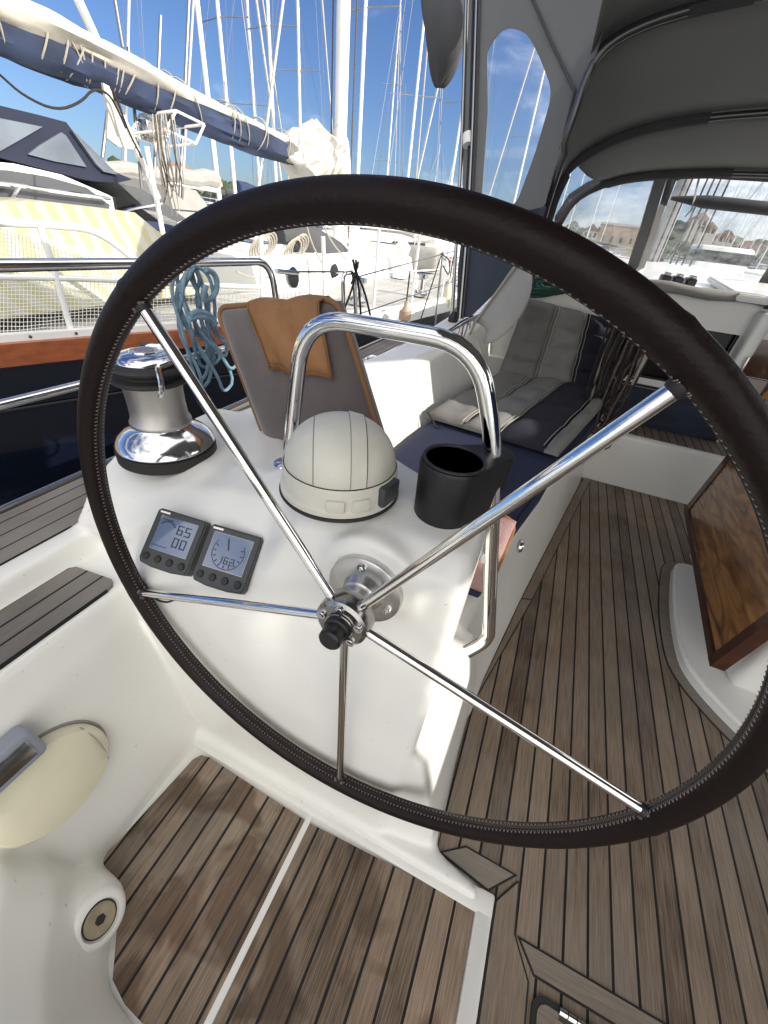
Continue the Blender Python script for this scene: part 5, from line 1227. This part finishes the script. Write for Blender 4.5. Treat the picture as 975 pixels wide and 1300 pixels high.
def yacht(px,d,kind,rz,label,scale=1.0,grp='sailing yachts moored across the marina'):
    p=hdist(px,d,-.8)
    o=protos[kind] if not used[kind] else copy_tree(protos[kind]); used[kind]=True
    o.rotation_euler=(0,0,rz); o.scale=(scale,)*3
    L=(11,12.5,9.5)[kind]*.1*scale
    o.location=(p.x+L*math.sin(rz),p.y-L*math.cos(rz),-.8); tag(o,label,'sailing yacht',grp)
    return o
W=R(180)
for a in ((279,15,1,R(12),'white sailing yacht whose thick mast stands just right of the classic yacht rigging'),
 (300,19,0,R(172),'white yacht with navy sail cover, second mast right of the radar cage'),
 (331,25,2,R(8),'small white yacht whose slim mast rises right of the paired masts above the blue boom'),
 (352,21,1,R(176),'yacht with a mast just left of the white classic yacht mast foot'),
 (383,23,0,R(4),'yacht whose bright mast rises between the blue sail cover and the tall near mast'),
 (452,18,1,R(170),'large yacht whose mast stands just right of the tall near white mast'),
 (487,38,2,R(10),'distant yacht with a short mast halfway between near mast and canopy post'),
 (512,24,0,R(14),'yacht with leaning looking mast above the top of the wheel rim'),
 (564,27,1,R(175),'yacht whose mast stands under the rolled grey curtain'),
 (573,42,2,R(5),'farther yacht with mast between the rolled curtain and the canopy post'),
 (643,30,0,R(168),'yacht with spreaders seen through the side curtain window')):
    yacht(*a)
far=[(700,60,0),(716,75,1),(742,66,2),(760,85,1),(878,95,2),(893,80,0),(908,110,1),(918,100,2),(930,85,0),(942,120,1),(952,95,2),(962,78,0),(972,130,1),(985,90,0),(1003,88,1),(240,90,2),(218,110,0),(425,100,2),(545,110,0)]
for i,(px,d,k) in enumerate(far):
    side='through the spray hood windows' if px>690 else 'beyond the nearer masts on the port side'
    yacht(px,d,k,R(80+(i*37)%24),'small far off moored yacht seen '+side,1.0,'far yachts '+side)
# side decks of boats: near white cruiser under wheel rim
# catamaran / big white motorboat seen right
mb=thing('white_cruiser','white cabin cruiser with a dark window band seen through front window','motor boat',tuple(hdist(905,45,-.8)))
c=hdist(905,45,-.8)
bm=BM(); loft(bm,[[c+V((dx*s,y,z)) for dx,z in ((-1.8,0),(-2.2,1.4),(2.2,1.4),(1.8,0))] for y,s in ((-5,1),(3,1),(6,.2))]); link('hull',bm,'white',mb)
bm=BM(); box(bm,c.x-1.7,c.x+1.7,c.y-3,c.y+2,c.z+1.4,c.z+2.9,bev=.25); cbn=link('cabin',bm,'white',mb)
bm=BM(); box(bm,c.x-1.75,c.x+1.75,c.y-3.05,c.y+1.6,c.z+1.9,c.z+2.6,bev=.05); link('window',bm,'blackwin',cbn)
# ================================================================== SHORE
def ridge(pts,z0,depth,m,name):
    bm=BM(); A=[];B=[];Cc_=[]
    for (px,h,d) in pts:
        p=hdist(px,d,-.8); q=hdist(px,d+depth*.5,h); r=hdist(px,d+depth,h*.7); A.append(bm.verts.new(p)); B.append(bm.verts.new(q)); Cc_.append(bm.verts.new(r))
    for i in range(len(A)-1): bm.faces.new((A[i],A[i+1],B[i+1],B[i])); bm.faces.new((B[i],B[i+1],Cc_[i+1],Cc_[i]))
    return struct(name,bm,m)
pts=[]
for i in range(90):
    px=-100+1500*i/89 if False else -60+13.5*i
    if px>1140: break
    h=lin([-60,150,230,300,420,560,700,780,860,900,975,1140],[9,9,8,6,3.5,4,5,7,13,9,6,6],px)+1.2*noise.noise(V((px*.03,0,0)))
    pts.append((px,h,190))
ridge(pts,0,80,'hill','hills')
bm=BM(); rnd=random.Random(4)
for k in range(260):
    px=rnd.uniform(150,300) if k<110 else rnd.uniform(700,1000); d=rnd.uniform(180,225)
    hb=lin([-60,150,230,300,420,560,700,780,860,900,975,1140],[9,9,8,6,3.5,4,5,7,13,9,6,6],px)*min(1,max(0,(d-190)/40)); c=hdist(px,d,hb-.5); s=rnd.uniform(1.2,2.8)
    t=bmesh.new(); bmesh.ops.create_icosphere(t,subdivisions=2,radius=s)
    for v in t.verts: v.co=v.co*(1+.35*noise.noise(v.co*.9+V((k,0,0))))+c+V((0,0,s*.6))
    merge(bm,t)
tag(link('tree_cover',bm,'foliage',None,ang=80),'dark pine woods covering the far shore','trees',kind='stuff')
rnd=random.Random(8); hi=0
hl_=['cream house low on the hillside left of the mast','pale house on the hill crest behind the halyards','ochre house beside the ridge top','white block of flats on the far slope','small white villa right of the ridge','pale hotel among the trees on the right slope','cream house far left above the motor yacht bow','white villa among the pines on the left shore','beige house by the left shore water']
for k,(px,z,w,h) in enumerate(((745,3,5,4),(866,10,5,3.5),(880,8,5,3),(760,4,5,3),(905,6,5,3),(935,4,7,3),(205,4.5,9,5),(232,5,7,6),(262,4,10,5))):
    c=hdist(px,205 if k not in (0,) else 190,z); t=thing('shore_house',hl_[k],'house',tuple(c),'houses on the far shore')
    bm=BM(); box(bm,c.x-w/2,c.x+w/2,c.y-4,c.y+4,c.z-6,c.z+h*.6); wl_=link('wall',bm,'house',t,smooth=False)
    bm=BM(); prism(bm,[V((c.x-w/2-.4,c.y-4.4,c.z+h*.6)),V((c.x+w/2+.4,c.y-4.4,c.z+h*.6)),V((c.x,c.y-4.4,c.z+h*.6+2))],(0,8.8,0)); link('roof',bm,'roof',t,smooth=False)
    for j in range(3):
        bm=BM(); xx=c.x-w*.3+j*w*.3; box(bm,xx-.45,xx+.45,c.y-4.06,c.y-3.9,c.z+.6,c.z+2.0); link('window',bm,'blackwin',t,smooth=False)
# stone fort block behind the port window
ft=thing('stone_warehouse','tan stone quay building seen through the spray hood side window','building',tuple(hdist(783,150,-.8)))
c=hdist(783,150,-.8); bm=BM(); box(bm,c.x-6,c.x+6,c.y-5,c.y+6,-.8,6.2); wl_=link('wall',bm,'rocks',ft,smooth=False)
bm=BM(); box(bm,c.x-6.2,c.x+6.2,c.y-5.3,c.y+6.3,6.2,6.7); link('parapet',bm,'house',ft,smooth=False)
for j in range(5):
    bm=BM(); xx=c.x-4.8+j*2.4; box(bm,xx-.3,xx+.3,c.y-5.06,c.y-4.9,2.5,3.8); link('window',bm,'blackwin',ft,smooth=False)
# starboard coaming and bench of own boat, plus unseen screen added to block sun
bm=BM(); box(bm,2.55,3.0,-1.2,3.3,-.3,.7,bev=.04); box(bm,1.98,2.56,.8,2.7,-.1,.42,bev=.03); tag(link('starboard_bench',bm,'gel'),kind='structure')
scr=thing('weather_cloth','dark canvas weather cloth laced to the starboard guard rails','weather cloth',(3.05,1,.6)); bm=BM(); box(bm,3.03,3.045,.56,.86,.6,SCREEN_Z); box(bm,3.031,3.044,-1.2,.56,.6,2.48); box(bm,3.031,3.044,.86,4.5,.6,2.06); link('cloth',bm,'canvasn',scr)
# ================================================================== LIGHT
SE=R(SUN_EL); SAZ=R(SUN_AZ)    # azimuth clockwise from +Y (boat forward)
sd=V((math.sin(SAZ)*math.cos(SE),math.cos(SAZ)*math.cos(SE),math.sin(SE)))
ld=bpy.data.lights.new('sun','SUN'); ld.energy=SUN_E; ld.angle=R(.5); ld.color=(1,.94,.85); lo=bpy.data.objects.new('sun',ld); C.objects.link(lo); lo.rotation_euler=(-sd).to_track_quat('-Z','Y').to_euler()
w=bpy.data.worlds.new('World'); sc.world=w; w.use_nodes=True; nt=w.node_tree; N=nt.nodes; L=nt.links
bg=N['Background']; sk=N.new('ShaderNodeTexSky'); sk.sky_type='NISHITA'; sk.sun_disc=False; sk.sun_elevation=SE; sk.sun_rotation=SAZ; sk.air_density=1.0; sk.dust_density=.6; sk.ozone_density=3.0
tc=N.new('ShaderNodeTexCoord'); mp=N.new('ShaderNodeMapping'); mp.inputs['Scale'].default_value=(1.0,1.0,2.6); L.new(tc.outputs['Generated'],mp.inputs[0])
n1=N.new('ShaderNodeTexNoise'); n1.inputs['Scale'].default_value=3.2; n1.inputs['Detail'].default_value=9; n1.inputs['Roughness'].default_value=.58; n1.inputs['Distortion'].default_value=.3; L.new(mp.outputs[0],n1.inputs[0])
# more cloud to starboard and aft, added out of view to light the shade
dt=N.new('ShaderNodeVectorMath'); dt.operation='DOT_PRODUCT'; L.new(tc.outputs['Generated'],dt.inputs[0]); dt.inputs[1].default_value=(.88,-.36,.10)
m1=N.new('ShaderNodeMath'); m1.operation='MULTIPLY_ADD'; L.new(dt.outputs['Value'],m1.inputs[0]); m1.inputs[1].default_value=.34; L.new(n1.outputs[0],m1.inputs[2])
mr=N.new('ShaderNodeMapRange'); mr.interpolation_type='SMOOTHSTEP'; mr.inputs[1].default_value=.31; mr.inputs[2].default_value=.66; mr.inputs[4].default_value=.9; L.new(m1.outputs[0],mr.inputs[0])
mx=N.new('ShaderNodeMix'); mx.data_type='RGBA'; L.new(mr.outputs[0],mx.inputs[0]); hs=N.new('ShaderNodeMix'); hs.data_type='RGBA'; hs.blend_type='MULTIPLY'; hs.inputs[0].default_value=1; hs.inputs[7].default_value=(.60,.72,.98,1); L.new(sk.outputs[0],hs.inputs[6]); L.new(hs.outputs[2],mx.inputs[6]); mx.inputs[7].default_value=(CLB,CLB*.975,CLB*.93,1)
L.new(mx.outputs[2],bg.inputs[0]); bg.inputs[1].default_value=SKY_S
sc.view_settings.view_transform='Standard'; sc.view_settings.look='None'; sc.view_settings.exposure=EXPO; sc.view_settings.gamma=1
sc.render.engine='CYCLES'; sc.cycles.max_bounces=8; sc.cycles.transparent_max_bounces=24
sc.render.resolution_x=768; sc.render.resolution_y=1024

for o in bpy.data.objects:
    if 'abs' in o: del o['abs']
